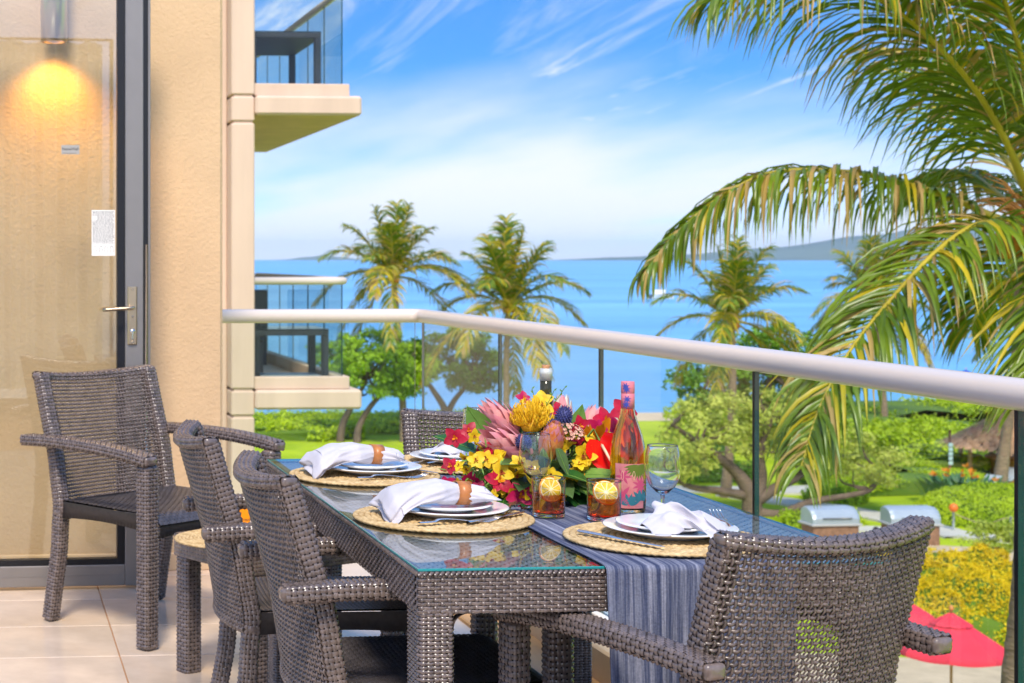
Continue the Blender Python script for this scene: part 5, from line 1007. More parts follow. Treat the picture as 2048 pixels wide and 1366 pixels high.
near = thing('coconut_palm', 'large near coconut palm arching its fronds over the railing', 'palm tree', PB)
mb = MB(); trunk(mb, [(-0.75, 0.05, -9.7), (-0.33, 0.03, -5.5), (-0.09, 0.02, -3.5), (-0.005, 0, -2.3), (0, 0, 0.0)], [0.24, 0.17, 0.155, 0.145, 0.15]); obj('trunk', mb, M_bark, near)
DRY = [0.22, 0.20, 0.2, 0.16, 0.15, 0.12, 0.15, 0.1, 0.1, 0.1, 0.25]
for i, f in enumerate(NF):
    obj('frond', frond(f, 135 if i < 4 else 95, [0.76, 1.12, 1.15, 0.84, 0.75, 0.95, 0.95, 0.8, 0.8, 0.9, 1.1][i], 0.031, 20 + i, DRY[i], [1.5, 0.85, 0.9, 0.66, 1.0, 0.35, 0.3, 0.5, 0.5, 0.4, 0.5][i], 0.026, 5, [0.07, 0.05, 0.07, 0.12, 0.1, 0.15, 0.1, .05, .05, .05, .1][i], [0.5, 0.62, 0.62, 0.62, 0.55, 0.5, 0.5, .6, .6, .6, .6][i], 0.06), FM, near)
for (x, y, z) in ((-0.16, -0.22, -0.12), (-0.05, -0.30, -0.20), (0.12, -0.25, -0.1), (-0.25, -0.02, -0.18)):
    mb = MB(); lathe(mb, [(0, -0.12), (0.07, -0.09), (0.10, 0.0), (0.07, 0.09), (0, 0.13)], 14); obj('coconut', mb, M_nut, near, (x, y, z), (0.3, x * 2, 0))
g = np.random.default_rng(5); mb = MB()
for k in range(70):
    a = g.uniform(0, 6.28); e = g.uniform(-0.5, 0.9); d = np.array([math.cos(a) * math.cos(e), math.sin(a) * math.cos(e), math.sin(e)]); l = g.uniform(0.25, 0.6); tube(mb, [d * 0.08, d * l * 0.6 + [0, 0, 0.03], d * l - [0, 0, 0.06]], [0.012, 0.008, 0.003], 4)
obj('flower_stalks', mb, mat('husk_fibre', (0.50, 0.22, 0.04), 0.7, noise=(6, 0.4)), near)['kind'] = 'stuff'
# fronds of the far palms: a few curves, shared
def far_paths():
    out = []
    for (el, L_, sag) in ((80, 3.5, 0.22), (62, 3.6, 0.4), (42, 3.7, 0.62), (20, 3.6, 0.8), (-4, 3.3, 0.95), (-35, 2.7, 0.8)):
        P = []; 
        for t in np.linspace(0, 1, 6): P.append((L_ * t * math.cos(R(el)) * (1 - 0.10 * t), 0.0, L_ * t * math.sin(R(el)) - sag * L_ * 0.75 * t ** 2.2))
        out.append(P)
    return out
FP = far_paths()
FARM = [[frond(p, 44, 1.0, 0.062, 100 + k * 10 + v, 0.10 + 0.05 * k * v, 0.50, 0.04, 4, 0.22 + 0.25 * (k > 2), 0.6, 0.25).mesh('frond', FM) for v in range(2)] for k, p in enumerate(FP)]
def palm(label, base, top, seed, lean=0.3, s=1.0, rt=0.16):
    g = np.random.default_rng(seed); b = np.array(base, float); tp = np.array(top, float); t = thing('coconut_palm', label, 'palm tree', tuple(b), 0, 'coconut palms in the garden')
    d = tp - b; mb = MB(); trunk(mb, [(0, 0, -0.3), d * 0.3 + [lean * 0.5, 0, 0], d * 0.65 + [lean * 0.6, 0, 0], d], [rt * 1.5, rt, rt * 0.9, rt * 0.85]); obj('trunk', mb, M_bark, t)
    az0 = g.uniform(0, 6.28)
    for k, cnt in enumerate((3, 5, 5, 5, 3, 1)):
        for j in range(cnt):
            az = az0 + 2.4 * k + 2 * math.pi * j / cnt + g.uniform(-0.25, 0.25); o = obj('frond', FARM[k][int(g.integers(2))], None, t, tuple(d), (0, g.uniform(-0.14, 0.14), az)); q = s * g.uniform(0.85, 1.1); o.scale = (q, q, q)
    for j in range(4):
        a = g.uniform(0, 6.28); mb = MB(); lathe(mb, [(0, -0.15), (0.10, -0.1), (0.13, 0.0), (0.09, 0.1), (0, 0.15)], 10); obj('coconut', mb, M_nut, t, tuple(d + np.array([0.22 * math.cos(a), 0.22 * math.sin(a), -0.22])))
    return t
palm('coconut palm left of the railing corner, crown against white cloud', (21.2, 81.3, -8), (20.6, 81.2, 0.45), 1, 0.1, 1.35)
palm('coconut palm behind the railing corner with one long torn frond', (25.8, 78.8, -8), (25.75, 78.5, -1.0), 2, -0.1, 1.5)
palm('coconut palm rising in front of the spreading tree', (28.6, 60.75, -8), (28.8, 60.6, -1.05), 3, 0.25, 1.12)
palm('greener coconut palm half hidden behind the arching fronds', (47.0, 81.3, -8), (46.3, 81.0, -0.8), 4, 0.2, 1.2)
palm('coconut palm trunk standing before the thatched hut', (40.3, 61.5, -8), (40.9, 61.0, -0.9), 5, 0.1, 0.75, 0.20)

# ================================================================== trees, hedges
M_tbark = mat('tree_bark', (0.16, 0.11, 0.08), 0.9, 0.2, noise=(3, 0.3), bump=(10, 0.6, 0.03))
M_tg = leafmat('tree_leaf_bright', (0.20, 0.40, 0.012), (0.44, 0.62, 0.02), 0.9, 0.45, 0.35); M_tp = leafmat('tree_leaf_pale', (0.44, 0.52, 0.05), (0.66, 0.66, 0.12), 0.8, 0.5, 0.35); M_td = leafmat('tree_leaf_deep', (0.10, 0.24, 0.015), (0.24, 0.42, 0.02), 0.9, 0.45, 0.3)
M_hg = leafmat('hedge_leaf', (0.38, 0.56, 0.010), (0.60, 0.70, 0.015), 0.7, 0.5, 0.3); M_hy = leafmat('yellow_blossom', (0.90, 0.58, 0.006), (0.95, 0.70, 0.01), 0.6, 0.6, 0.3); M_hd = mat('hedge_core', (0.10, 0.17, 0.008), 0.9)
def cards(mb, P, Nn, size, g, m=0, asp=0.55, tilt=0.7):
    """one small pointed leaf at every point of P, roughly facing Nn"""
    n = len(P); d = g.normal(size=(n, 3)); nn = Nn + g.normal(size=(n, 3)) * tilt; nn /= np.linalg.norm(nn, axis=1, keepdims=True); d -= nn * (d * nn).sum(1, keepdims=True); d /= np.linalg.norm(d, axis=1, keepdims=True) + 1e-9; s_ = np.cross(nn, d)
    L_ = size * g.uniform(0.65, 1.3, (n, 1)); V = np.stack([P - d * L_ * 0.5, P + s_ * L_ * asp * 0.5, P + d * L_ * 0.5 + nn * L_ * 0.08, P - s_ * L_ * asp * 0.5], 1)
    return mb.add(V, np.arange(n * 4).reshape(-1, 4), m, False)
def tree(name, label, base, stems, blobs, nclump, per, leafs, matl, seed, clump_r=0.55, group=None, r0=0.2, cat='tree', shell=0.5):
    """stems: trunk paths; blobs: ellipsoids (centre, radii) of the crown; leaves sit in clumps at twig ends"""
    g = np.random.default_rng(seed); t = thing(name, label, cat, base, 0, group); mb = MB(); tips = []
    for P, r in stems: trunk(mb, P, r, 0, 10, False); tips.append(np.array(P[-1], float)); tips.append(np.array(P[-2], float))
    obj('trunk', mb, M_tbark, t); br = MB(); lf = MB(); tips = np.array(tips); vol = np.array([np.prod(b[1]) ** 0.67 for b in blobs]); vol = vol / vol.sum()
    for i in range(nclump):
        c, rd = blobs[int(g.choice(len(blobs), p=vol))]; v = g.normal(size=3); v /= np.linalg.norm(v); p = np.array(c) + v * np.array(rd) * (shell + (1 - shell) * g.random() ** 0.6)
        k = int(np.argmin(np.linalg.norm(tips - p, axis=1))); q = tips[k]
        if i % 3 == 0: mid = (q + p) / 2 + g.normal(size=3) * 0.12 * np.linalg.norm(p - q) + [0, 0, -0.05 * np.linalg.norm(p - q)]; tube(br, spline([q, mid, p], 3), np.linspace(r0 * 0.35, r0 * 0.06, 7), 5, 0, caps=False)
        n = int(per * g.uniform(0.6, 1.4)); off = g.normal(size=(n, 3)); off /= np.linalg.norm(off, axis=1, keepdims=True); off *= (clump_r * g.uniform(0.7, 1.3)) * g.random((n, 1)) ** 0.45 * np.array([1, 1, 0.62])
        cards(lf, p + off, norm(v) * 0.5 + np.array([0, 0, 0.8]) + off * 0.5, leafs, g)
    obj('branches', br, M_tbark, t); o = obj('crown', lf, matl, t); return t
tree('shade_tree', 'rounded bright green tree beside the neighbouring balcony, twin leaning trunks', (18.6, 80.9, -8), [([(0, 0, -0.2), (0.15, 0, 0.8), (0.9, 0, 2.0), (2.0, 0, 2.9)], [0.22, 0.17, 0.13, 0.08]), ([(-0.8, 0.4, -0.2), (-0.6, 0.3, 1.0), (0.1, 0.2, 2.3), (0.6, 0, 3.3)], [0.22, 0.18, 0.13, 0.08])],
     [((0.9, 0, 4.0), (2.5, 2.2, 1.9)), ((2.6, 0.2, 3.6), (1.6, 1.5, 1.4)), ((-0.9, 0.3, 4.2), (1.5, 1.5, 1.2))], 165, 75, 0.24, M_tg, 31, 0.5, 'broadleaf trees on the lawn', 0.2)
tree('shade_tree', 'rounded green tree seen through the corner glass pane', (24.6, 86.0, -8), [([(0, 0, -0.2), (0.1, 0, 1.0), (-0.6, 0, 2.2), (-1.2, 0, 3.0)], [0.24, 0.2, 0.14, 0.08]), ([(0.1, 0, 0.6), (0.6, 0, 1.6), (1.3, 0, 2.4), (1.7, 0, 2.8)], [0.18, 0.15, 0.11, 0.07])],
     [((0.2, 0, 3.9), (2.7, 2.2, 1.8)), ((1.8, 0, 3.3), (1.5, 1.5, 1.2)), ((-1.6, 0, 3.5), (1.5, 1.5, 1.3))], 150, 70, 0.24, M_td, 32, 0.5, 'broadleaf trees on the lawn', 0.2)
tree('shade_tree', 'dark dense tree behind the palm in front of the sea', (36.5, 74.0, -8), [([(0, 0, -0.2), (0.1, 0, 1.2), (0.4, 0, 2.6), (0.6, 0, 3.8)], [0.3, 0.24, 0.18, 0.1]), ([(0, 0, 1.0), (-0.9, 0, 2.2), (-1.9, 0, 3.0), (-2.4, 0, 3.6)], [0.2, 0.16, 0.12, 0.07])],
     [((0.6, 0, 4.4), (2.9, 2.4, 1.9)), ((-2.2, 0, 3.4), (1.9, 1.7, 1.5)), ((3.0, 0, 3.2), (1.9, 1.7, 1.4))], 190, 75, 0.24, M_td, 33, 0.5, 'broadleaf trees on the lawn', 0.22)
tree('spreading_tree', 'wide pale-leaved tree with twisting grey branches behind the glass', (27.6, 56.4, -8), [([(0, 0, -0.3), (-0.1, 0, 0.8), (-0.7, 0.1, 1.7), (-1.9, 0.2, 2.6), (-2.9, 0.2, 3.3)], [0.42, 0.30, 0.20, 0.13, 0.06]), ([(0, 0, 0.4), (0.35, 0.1, 1.3), (0.3, 0, 2.4), (0.8, 0, 3.6)], [0.30, 0.24, 0.15, 0.07]), ([(0.1, 0, 0.5), (0.9, 0, 1.0), (2.0, 0.2, 1.5), (2.6, 0.2, 2.4)], [0.24, 0.19, 0.13, 0.06]), ([(0.1, -0.1, 0.1), (0.9, -0.3, 0.10), (2.0, -0.5, 0.55), (3.4, -0.4, 0.75), (4.4, -0.2, 0.95), (4.9, 0, 1.6)], [0.22, 0.16, 0.13, 0.10, 0.08, 0.05]), ([(-0.1, 0, 0.7), (-1.2, 0, 0.9), (-2.4, 0.1, 1.1), (-3.2, 0.1, 1.7)], [0.2, 0.15, 0.10, 0.05])],
     [((-1.6, 0.2, 3.3), (2.0, 1.8, 1.25)), ((0.6, 0, 3.4), (2.0, 1.8, 1.2)), ((-2.6, 0, 2.0), (1.2, 1.2, 0.8)), ((2.3, 0, 2.5), (1.5, 1.4, 0.9)), ((4.6, 0.2, 1.9), (1.6, 1.4, 0.85)), ((3.4, 0.6, 2.5), (1.3, 1.2, 0.7))], 250, 46, 0.17, M_tp, 34, 0.42, None, 0.2, shell=0.25)
tree('small_tree', 'small pale shrub-like tree between the yellow hedge and the rope', (29.3, 44.6, -8), [([(0, 0, -0.1), (0.05, 0, 0.4), (-0.2, 0, 0.9), (-0.5, 0, 1.1)], [0.07, 0.06, 0.045, 0.03]), ([(0, 0, 0.2), (0.2, 0, 0.7), (0.4, 0, 1.1)], [0.06, 0.045, 0.03])],
     [((-0.2, 0, 1.2), (0.9, 0.8, 0.42)), ((0.5, 0, 1.35), (0.6, 0.6, 0.4))], 60, 40, 0.10, M_tp, 35, 0.24, None, 0.09)
def hedge(name, label, loc, rz, half, h_, matl, seed, n, leafs, rnd=0.35, group=None, mix=None, cat='hedge', bumps=0.12):
    """a clipped or bushy hedge: noisy rounded block packed with leaves"""
    g = np.random.default_rng(seed); a = half[0]; b = half[1]
    def pt(u, v):
        th = u * 2 * math.pi; ph = v * math.pi / 2; e = rnd; c, s_ = np.cos(th), np.sin(th); r = np.sign(np.cos(ph)) * np.abs(np.cos(ph)) ** e
        x = a * r * np.sign(c) * np.abs(c) ** e; y = b * r * np.sign(s_) * np.abs(s_) ** e; z = h_ * np.abs(np.sin(ph)) ** e
        nz = bumps * (np.sin(x * 1.7 + seed) * np.sin(y * 2.1 + 1.3 * seed) + 0.6 * np.sin(x * 4.1 + y * 3.3) + 0.4 * np.sin(x * 7.7 - y * 6.1)); k = 1 + nz * 0.5
        return np.stack([x * k, y * k, z * (1 + nz)], -1)
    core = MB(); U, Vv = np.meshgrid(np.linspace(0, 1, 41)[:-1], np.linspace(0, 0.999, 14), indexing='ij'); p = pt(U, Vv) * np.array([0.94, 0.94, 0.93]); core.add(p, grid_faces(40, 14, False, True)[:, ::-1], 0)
    # leaves spread evenly over the area
    m_ = n * 4; u = g.random(m_); v = g.random(m_); p0 = pt(u, v); du = pt(u + 1e-3, v) - p0; dv = pt(u, v + 1e-3) - p0; nn = np.cross(du, dv); ar = np.linalg.norm(nn, axis=1); nn = nn / (ar[:, None] + 1e-12); pr = np.minimum(ar, np.quantile(ar, 0.98)); ids = g.choice(m_, n, p=pr / pr.sum()); P = p0[ids] + nn[ids] * g.normal(size=(n, 1)) * leafs * 0.5
    if mix is None: cards(core, P, nn[ids], leafs, g, 1, tilt=0.42)
    else:
        k = g.random(n) < np.clip(mix * (0.55 + 0.75 * np.clip(P[:, 2] / h_, 0, 1)), 0, 1); cards(core, P[k], nn[ids][k], leafs, g, 1); cards(core, P[~k], nn[ids][~k], leafs, g, 2)
    o = obj(name, core, [M_hd, matl] + ([M_hg] if mix is not None else []), None, loc, (0, 0, rz)); return tag(o, label, cat, group)
hg_ = 'hedges of the garden'
hedge('flower_hedge', 'yellow blossoming hedge behind the red umbrellas', (26.2, 42.6, -8), R(-25), (3.2, 1.7), 0.95, M_hy, 41, 26000, 0.085, 0.6, hg_, 0.95, bumps=0.25)
hedge('flower_hedge', 'nearer mound of yellow blossom beside the big palm trunk', (23.6, 37.4, -8), R(-22), (2.8, 1.5), 1.25, M_hy, 42, 26000, 0.075, 0.6, hg_, 0.85, bumps=0.25)
hedge('clipped_hedge', 'domed clipped green hedge behind the rope', (36.6, 53.6, -8), R(-18), (4.0, 1.5), 1.35, M_hg, 43, 22000, 0.09, 0.75, hg_, bumps=0.06)
hedge('clipped_hedge', 'square clipped hedge in front of the sign post', (36.6, 63.0, -8), R(2), (3.0, 2.4), 0.75, M_hg, 44, 12000, 0.10, 0.2, hg_, bumps=0.05)
hedge('clipped_hedge', 'dark edged low hedge beyond the bird-of-paradise plant', (40.6, 66.2, -8), R(2), (2.6, 1.0), 0.75, M_hg, 45, 7000, 0.10, 0.15, hg_, bumps=0.05)
hedge('shore_hedge', 'broad bright naupaka hedge filling the shore beside the hut', (50.5, 80.5, -8), R(4), (11.5, 9.2), 1.15, M_hg, 46, 34000, 0.22, 0.2, hg_, bumps=0.10)
hedge('shore_hedge', 'bright green shore hedge under the neighbouring balcony', (13.5, 86.0, -8), R(3), (6.0, 4.6), 0.55, M_hg, 47, 16000, 0.2, 0.45, hg_, bumps=0.3)
hedge('shore_hedge', 'grassy green shore bank below the twin trunked tree', (24.0, 88.5, -8), R(5), (6.5, 3.4), 0.45, M_hg, 48, 12000, 0.2, 0.5, hg_, bumps=0.3)
hedge('low_shrub', 'low green shrub row beside the twin grills', (29.0, 54.0, -8), R(10), (1.4, 0.8), 0.55, M_hg, 49, 2500, 0.12, 0.6, hg_, bumps=0.25)
hedge('low_shrub', 'low green ground shrubs under the small pale tree', (29.6, 42.8, -8), R(-20), (1.3, 0.7), 0.6, M_tg, 50, 2500, 0.11, 0.7, hg_, bumps=0.3)
hedge('low_shrub', 'dark green shrubs behind the spreading tree on the path', (27.5, 65.5, -8), R(5), (4.0, 1.2), 1.0, M_td, 51, 5000, 0.17, 0.6, hg_, bumps=0.3)
hedge('low_shrub', 'pale flowering shrub left of the clipped hedge', (32.3, 59.3, -8), R(5), (1.1, 0.8), 0.75, M_tg, 52, 2500, 0.13, 0.7, hg_, bumps=0.3)
# bird of paradise
bp = thing('paradise_plant', 'bird-of-paradise plant with orange blooms before the clipped hedges', 'plant', (36.9, 58.6, -8)); g = np.random.default_rng(3); mb = MB(); fl = MB()
for k in range(130):
    a = g.uniform(0, 6.28); r = g.random() ** 0.5 * 1.3; p = np.array([r * math.cos(a), r * math.sin(a) * 0.7, 0]); d = norm([math.cos(a) * 0.5, math.sin(a) * 0.5, 1.0]); l = g.uniform(0.6, 1.0); tube(mb, [p, p + d * l * 0.8], 0.015, 4, 0, caps=False); leaf(mb, p + d * l * 0.7, d, (-math.cos(a), -math.sin(a), 0.4), 0.55, 0.16, -0.2, 0.3, 5, 0)
for k in range(14):
    a = g.uniform(0, 6.28); r = g.random() ** 0.5 * 1.3; p = np.array([r * math.cos(a), r * math.sin(a) * 0.7 - 0.1, g.uniform(0.9, 1.4)]); b_ = MB(); tube(b_, [p * [0.8, 0.8, 0], p], 0.012, 4, 1)
    for q in range(5): leaf(b_, p, norm([g.normal(), g.normal(), 1.0]), (0, -1, 0.2), 0.19, 0.07, 0.1, 0.3, 3, 0)
    obj('bloom', b_, [M_ora, M_lfd], bp)
obj('foliage', mb, [leafmat('paradise_leaf', (0.05, 0.15, 0.05), (0.10, 0.22, 0.08), 2, 0.4, 0.2)], bp)

# ================================================================== garden things
M_umb = mat('umbrella_red', (0.70, 0.045, 0.075), 0.8, 0.2, noise=(3, 0.08)); M_pole = mat('umbrella_pole', (0.42, 0.24, 0.09), 0.5, noise=(4, 0.2))
def umbrella(label, loc, rad, rim, apex, col=None, rz=0.0, name='patio_umbrella', pole_z=0.0):
    t = thing(name, label, 'umbrella', loc, rz, 'umbrellas in the garden'); n = 8; m_ = col or M_umb
    mb = MB(); A = [(math.cos(2 * math.pi * k / n), math.sin(2 * math.pi * k / n)) for k in range(n)]; vr = 0.26
    for k in range(n):
        a, b_ = np.array(A[k]), np.array(A[(k + 1) % n]); V = []
        for s_ in np.linspace(vr, 1, 9):
            row = []
            for q in np.linspace(0, 1, 7): xy = (a * (1 - q) + b_ * q) * rad * s_; row.append((xy[0], xy[1], rim + (apex - rim) * (1 - s_) ** 0.92 + 0.0 - 0.05 * (apex - rim) * math.sin(math.pi * q) * s_))
            V.append(row)
        V.append([(x, y, z - 0.07) for x, y, z in V[-1]]); mb.add(np.array(V), grid_faces(10, 7))
    cn = obj('canopy', mb, m_, t); mb = MB()
    for k in range(n):
        a, b_ = np.array(A[k]), np.array(A[(k + 1) % n]); V = [[tuple((a * (1 - q) + b_ * q) * rad * s_) + (rim + (apex - rim) * (1 - s_) ** 0.92 + 0.06 * apex / abs(apex) * 0.6 - 0.02 * math.sin(math.pi * q),) for q in np.linspace(0, 1, 5)] for s_ in np.linspace(0.0, 0.36, 5)]; mb.add(np.array(V), grid_faces(5, 5))
    obj('vent_cap', mb, m_, cn); mb = MB(); tube(mb, [(0, 0, pole_z), (0, 0, apex + 0.06)], 0.024, 10); obj('pole', mb, M_pole, t); mb = MB(); lathe(mb, [(0, apex + 0.05), (0.03, apex + 0.06), (0.045, apex + 0.1), (0.02, apex + 0.15), (0, apex + 0.16)], 12); obj('finial', mb, mat('finial_wood', (0.6, 0.22, 0.06), 0.5), t)
    for k in range(n): mb = MB(); tube(mb, [(0, 0, apex - 0.03), (A[k][0] * rad * 0.97, A[k][1] * rad * 0.97, rim + 0.005)], 0.010, 5); obj('rib', mb, M_pole, t)
    mb = MB(); lathe(mb, [(0, 0), (0.26, 0), (0.26, 0.06), (0.05, 0.10), (0.04, 0.3), (0, 0.3)], 20); obj('base', mb, M_dk, t)
    return t
umbrella('red patio umbrella on the pool deck, nearer one in full view', (17.32, 27.78, -7.89), 1.0, 2.16, 2.80, rz=0.2)
umbrella('red patio umbrella mostly hidden behind the turned chair', (17.7, 30.9, -7.89), 1.08, 2.08, 2.72, rz=0.5)
M_blue = mat('umbrella_blue', (0.01, 0.06, 0.40), 0.8)
umbrella('blue beach umbrella under the handrail, left one', (58.6, 97.5, -8.0), 1.2, 1.3, 1.9, M_blue, name='beach_umbrella'); umbrella('blue beach umbrella under the handrail, right one', (62.4, 98.5, -8.0), 1.2, 1.6, 2.2, M_blue, name='beach_umbrella')
# grills
M_hood = mat('grill_cover', (0.42, 0.45, 0.50), 0.38, 0.5, metal=0.3, noise=(2, 0.08)); M_stone = mat('grill_pier', (0.28, 0.15, 0.09), 0.85, 0.2, noise=(6, 0.3), bump=(14, 0.6, 0.03))
def grill(label, loc, rz):
    t = thing('garden_grill', label, 'grill', loc, rz, 'garden grills'); k = 12; a = np.linspace(0, 1, k)
    mb = MB(); box(mb, (-0.78, -0.38, 0), (0.78, 0.38, 0.72), 0.03); obj('pier', mb, M_stone, t); mb = MB(); box(mb, (-0.86, -0.45, 0.721), (0.86, 0.45, 0.79), 0.015); obj('counter', mb, mat('counter_stone', (0.45, 0.42, 0.40), 0.5), t)
    pr = [(-0.42, 0.79), (-0.42, 0.95), (-0.36, 1.08), (-0.22, 1.22), (0.0, 1.30), (0.25, 1.30), (0.40, 1.22), (0.42, 0.79)]; mb = MB()
    V = [[(x * (1 - 0.10 * max(0, (z - 0.79)) / 0.5), y, z) for y, z in pr] for x in (-0.82, -0.74, 0.74, 0.82)]; V[0] = [(-0.80, y * 0.9, 0.79 + (z - 0.79) * 0.93) for y, z in pr]; V[3] = [(0.80, y * 0.9, 0.79 + (z - 0.79) * 0.93) for y, z in pr]
    n0 = mb.n; mb.add(np.array(V), grid_faces(4, len(pr)), 0, False); mb.f.append((np.array([list(range(len(pr)))[::-1]]) + n0, 0, False)); mb.f.append((np.array([list(range(len(pr)))]) + n0 + 3 * len(pr), 0, False)); h_ = obj('hood', mb, M_hood, t)
    mb = MB(); tube(mb, [(-0.5, -0.46, 0.98), (0.5, -0.46, 0.98)], 0.02, 8); obj('handle', mb, M_alu, h_); return t
grill('grey hooded grill behind the turned chair, the one by the tree branch', (27.15, 50.15, -8), R(2)); grill('grey hooded grill on a brown pier beside the roped hedge', (29.75, 49.95, -8), R(-4))
# hut
M_th = mat('thatch', (0.66, 0.36, 0.18), 0.95, 0.1, noise=(3, 0.3), stretch=(1, 1, 0.3), bump=(12, 1.0, 0.06))
ht = thing('thatched_hut', 'thatched roof hut on posts behind the railing glass', 'hut', (44.0, 64.9, -8)); g = np.random.default_rng(8); mb = MB(); lathe(mb, [(3.3, 1.45), (3.1, 1.40), (0.25, 3.35), (0, 3.45)], 40)
n = 5200; a = g.uniform(0, 6.28, n); s_ = g.random(n) ** 0.5; r = 3.3 * s_; z = 3.45 - 2.0 * s_ + 0.03; P = np.stack([r * np.cos(a), r * np.sin(a), z], -1); d = np.stack([np.cos(a), np.sin(a), np.full(n, -0.62)], -1); d /= np.linalg.norm(d, axis=1, keepdims=True); sd_ = np.stack([-np.sin(a), np.cos(a), 0 * a], -1); lo_ = 0.28 * g.uniform(0.6, 1.3, (n, 1)); lift = g.uniform(0, 0.06, (n, 1)) * np.array([0, 0, 1])
V = np.stack([P - sd_ * 0.02, P + sd_ * 0.02, P + sd_ * 0.03 + d * lo_ + lift, P - sd_ * 0.03 + d * lo_ + lift], 1); mb.add(V, np.arange(4 * n).reshape(-1, 4), 0, False); obj('thatch_roof', mb, M_th, ht)
for k in range(8): mb = MB(); q = 2 * math.pi * k / 8; tube(mb, [(2.7 * math.cos(q), 2.7 * math.sin(q), 0), (2.7 * math.cos(q), 2.7 * math.sin(q), 1.7)], 0.09, 8); obj('post', mb, M_pole, ht)
mb = MB(); lathe(mb, [(1.6, 0), (1.6, 0.85), (1.75, 0.85), (1.75, 0.92), (0, 0.92)], 24); obj('counter', mb, mat('counter_wood', (0.45, 0.18, 0.05), 0.5), ht)
# sign post
sg_ = thing('sign_post', 'slim brown post with small pale plaques by the clipped hedge', 'sign post', (39.9, 64.1, -8)); mb = MB(); tube(mb, [(0, 0, 0), (0, 0, 2.2)], 0.05, 8); obj('post', mb, mat('post_brown', (0.25, 0.09, 0.06), 0.7), sg_)
for k in range(5): mb = MB(); box(mb, (-0.09, -0.085, 0.75 + k * 0.19), (0.09, -0.052, 0.90 + k * 0.19), 0.01); obj('plaque', mb, mat('plaque_pale', (0.45, 0.60, 0.58), 0.5), sg_)
# rope barrier
for x, y, orange in ((32.75, 52.4, True), (34.0, 51.2, False), (35.4, 50.2, False)):
    t = thing('rope_post', 'grey barrier post topped with an orange ball' if orange else ('plain grey barrier post holding the rope, middle one' if x < 34.5 else 'plain grey barrier post holding the rope beside the palm'), 'post', (x, y, -7.9)); mb = MB(); tube(mb, [(0, 0, -0.1), (0, 0, 0.62)], 0.04, 8); obj('stake', mb, mat('stake_grey', (0.30, 0.32, 0.30), 0.7), t)
    if orange: mb = MB(); lathe(mb, [(0, 0.58), (0.11, 0.63), (0.155, 0.74), (0.11, 0.85), (0, 0.90)], 16); obj('ball', mb, mat('ball_orange', (0.85, 0.17, 0.02), 0.4), t)
mb = MB(); tube(mb, spline([(32.75, 52.4, -7.35), (33.4, 51.75, -7.6), (34.0, 51.2, -7.33), (34.7, 50.65, -7.55), (35.4, 50.2, -7.33)], 6), 0.015, 5); tag(obj('barrier_rope', mb, mat('rope_tan', (0.42, 0.30, 0.20), 0.9)), 'tan rope strung between the barrier posts', 'rope')
# spot lights and stone among the flowers
for x, y, lb in ((27.0, 47.2, 'black garden spotlight on a stake at the hedge end'), (27.9, 46.6, 'smaller black garden spotlight beside the terrace')):
    t = thing('garden_spotlight', lb, 'spotlight', (x, y, -7.9)); mb = MB(); tube(mb, [(0, 0, 0), (0, 0, 0.75)], 0.02, 6); obj('stake', mb, M_black, t); mb = MB(); lathe(mb, [(0, -0.16), (0.09, -0.14), (0.15, 0.12), (0.12, 0.14), (0, 0.10)], 14, M=Matrix.Translation((0, 0, 0.85)) @ Matrix.Rotation(0.9, 4, 'Y')); obj('head', mb, M_black, t)
def rock(x, y, s, label, seed):
    g = np.random.default_rng(seed); mb = MB(); U, Vv = np.meshgrid(np.linspace(0, 2 * math.pi, 13)[:-1], np.linspace(0.02, math.pi - 0.02, 8), indexing='ij'); r = 1 + 0.16 * np.sin(3 * U + seed) * np.sin(2 * Vv) + 0.08 * g.normal(size=U.shape); mb.add(np.stack([s * r * np.cos(U) * np.sin(Vv), s * 0.8 * r * np.sin(U) * np.sin(Vv), s * 0.7 * r * np.cos(Vv) + s * 0.3], -1), grid_faces(12, 8, False, True)[:, ::-1]); tag(obj('boulder', mb, mat('pale_rock', (0.62, 0.56, 0.50), 0.9, noise=(5, 0.2)), None, (x, y, -7.9)), label, 'boulder', 'pale boulders')
rock(32.0, 47.3, 0.38, 'pale rounded boulder at the path edge behind the small tree', 1); rock(27.2, 41.6, 0.30, 'pale boulder among the yellow blossom', 2)
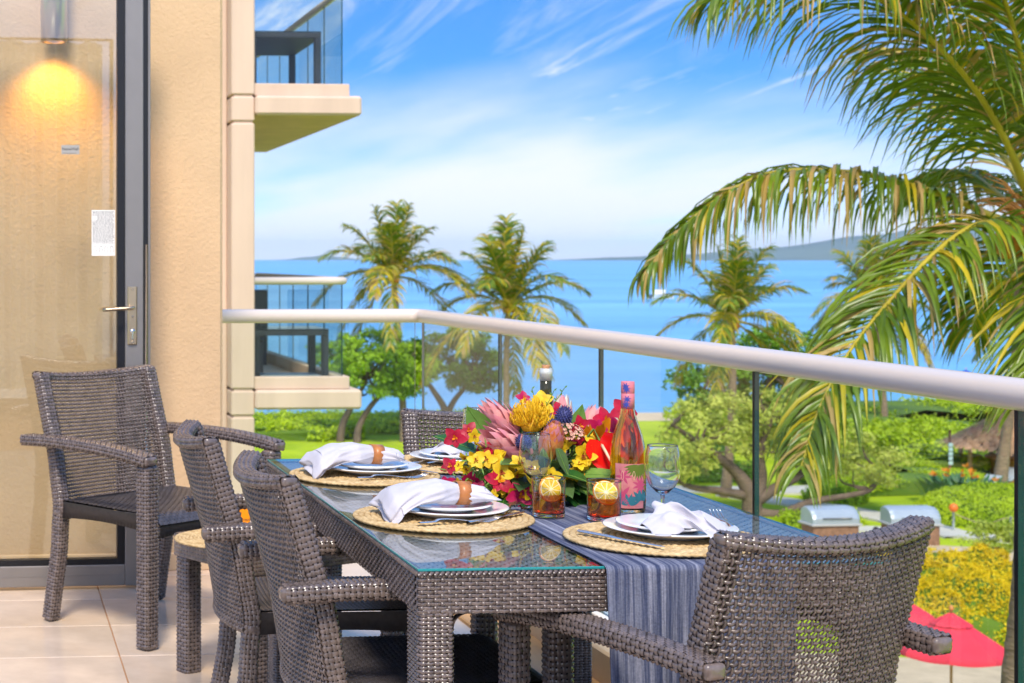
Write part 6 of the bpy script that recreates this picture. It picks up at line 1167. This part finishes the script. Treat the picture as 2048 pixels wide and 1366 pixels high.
# loungers by the hut
for k, (x, y, lb) in enumerate(((38.7, 60.3, 'grey padded lounger left of the bare palm trunk'), (40.9, 62.4, 'grey padded lounger right of the bare palm trunk'))):
    t = thing('sun_lounger', lb, 'lounger', (x, y, -8), R(25), 'sun loungers near the hut'); mb = MB(); box(mb, (-0.95, -0.33, 0.28), (0.5, 0.33, 0.36), 0.03); obj('mattress', mb, mat('lounger_pad', (0.36, 0.38, 0.40), 0.8), t); mb = MB(); box(mb, (0, -0.33, 0), (0.75, 0.33, 0.08), 0.03, M=Matrix.Translation((0.5, 0, 0.30)) @ Matrix.Rotation(R(-35), 4, 'Y')); obj('backrest', mb, MATS['lounger_pad'], t)
    mb = MB(); box(mb, (-0.97, -0.35, 0.2), (0.97, 0.35, 0.27), 0.02); obj('frame', mb, mat('lounger_wood', (0.4, 0.16, 0.06), 0.6), t)
    for a_ in (-0.9, 0.84):
        for b_ in (-0.34, 0.28): mb = MB(); box(mb, (a_, b_, 0), (a_ + 0.06, b_ + 0.06, 0.2)); obj('leg', mb, MATS['lounger_wood'], t)
# a boat far out
bo = thing('motor_boat', 'tiny white boat far out on the sea', 'boat', (180, 420, -9.3), R(20)); mb = MB(); V = []
for x, w_ in ((-4, 1.2), (-1, 1.4), (2, 1.1), (4.5, 0.05)): V.append([(x, -w_, 1.2), (x, -w_ * 0.6, -0.3), (x, w_ * 0.6, -0.3), (x, w_, 1.2)])
mb.add(np.array(V), grid_faces(4, 4, True), 0, False); obj('hull', mb, M_white, bo); mb = MB(); box(mb, (-2.5, -0.9, 1.21), (1.0, 0.9, 2.5), 0.2); obj('cabin', mb, M_white, bo)

# ================================================================== sea air
mb = MB(); box(mb, (-28000, -300, -13), (38000, 41000, 470)); hz = obj('haze', mb, None); hz['kind'] = 'stuff'; hz['label'] = 'thin sea haze over the bay'
hm = bpy.data.materials.new('haze_air'); hm.use_nodes = True; t = hm.node_tree; t.nodes.clear(); o_ = t.nodes.new('ShaderNodeOutputMaterial'); pv_ = t.nodes.new('ShaderNodeVolumePrincipled')
pv_.inputs['Color'].default_value = (0.66, 0.84, 1.0, 1); pv_.inputs['Density'].default_value = 2.4e-5; hm.cycles.homogeneous_volume = True; hm.cycles.volume_sampling = 'DISTANCE'; pv_.inputs['Anisotropy'].default_value = 0.0; t.links.new(pv_.outputs[0], o_.inputs['Volume']); hz.data.materials.clear(); hz.data.materials.append(hm)
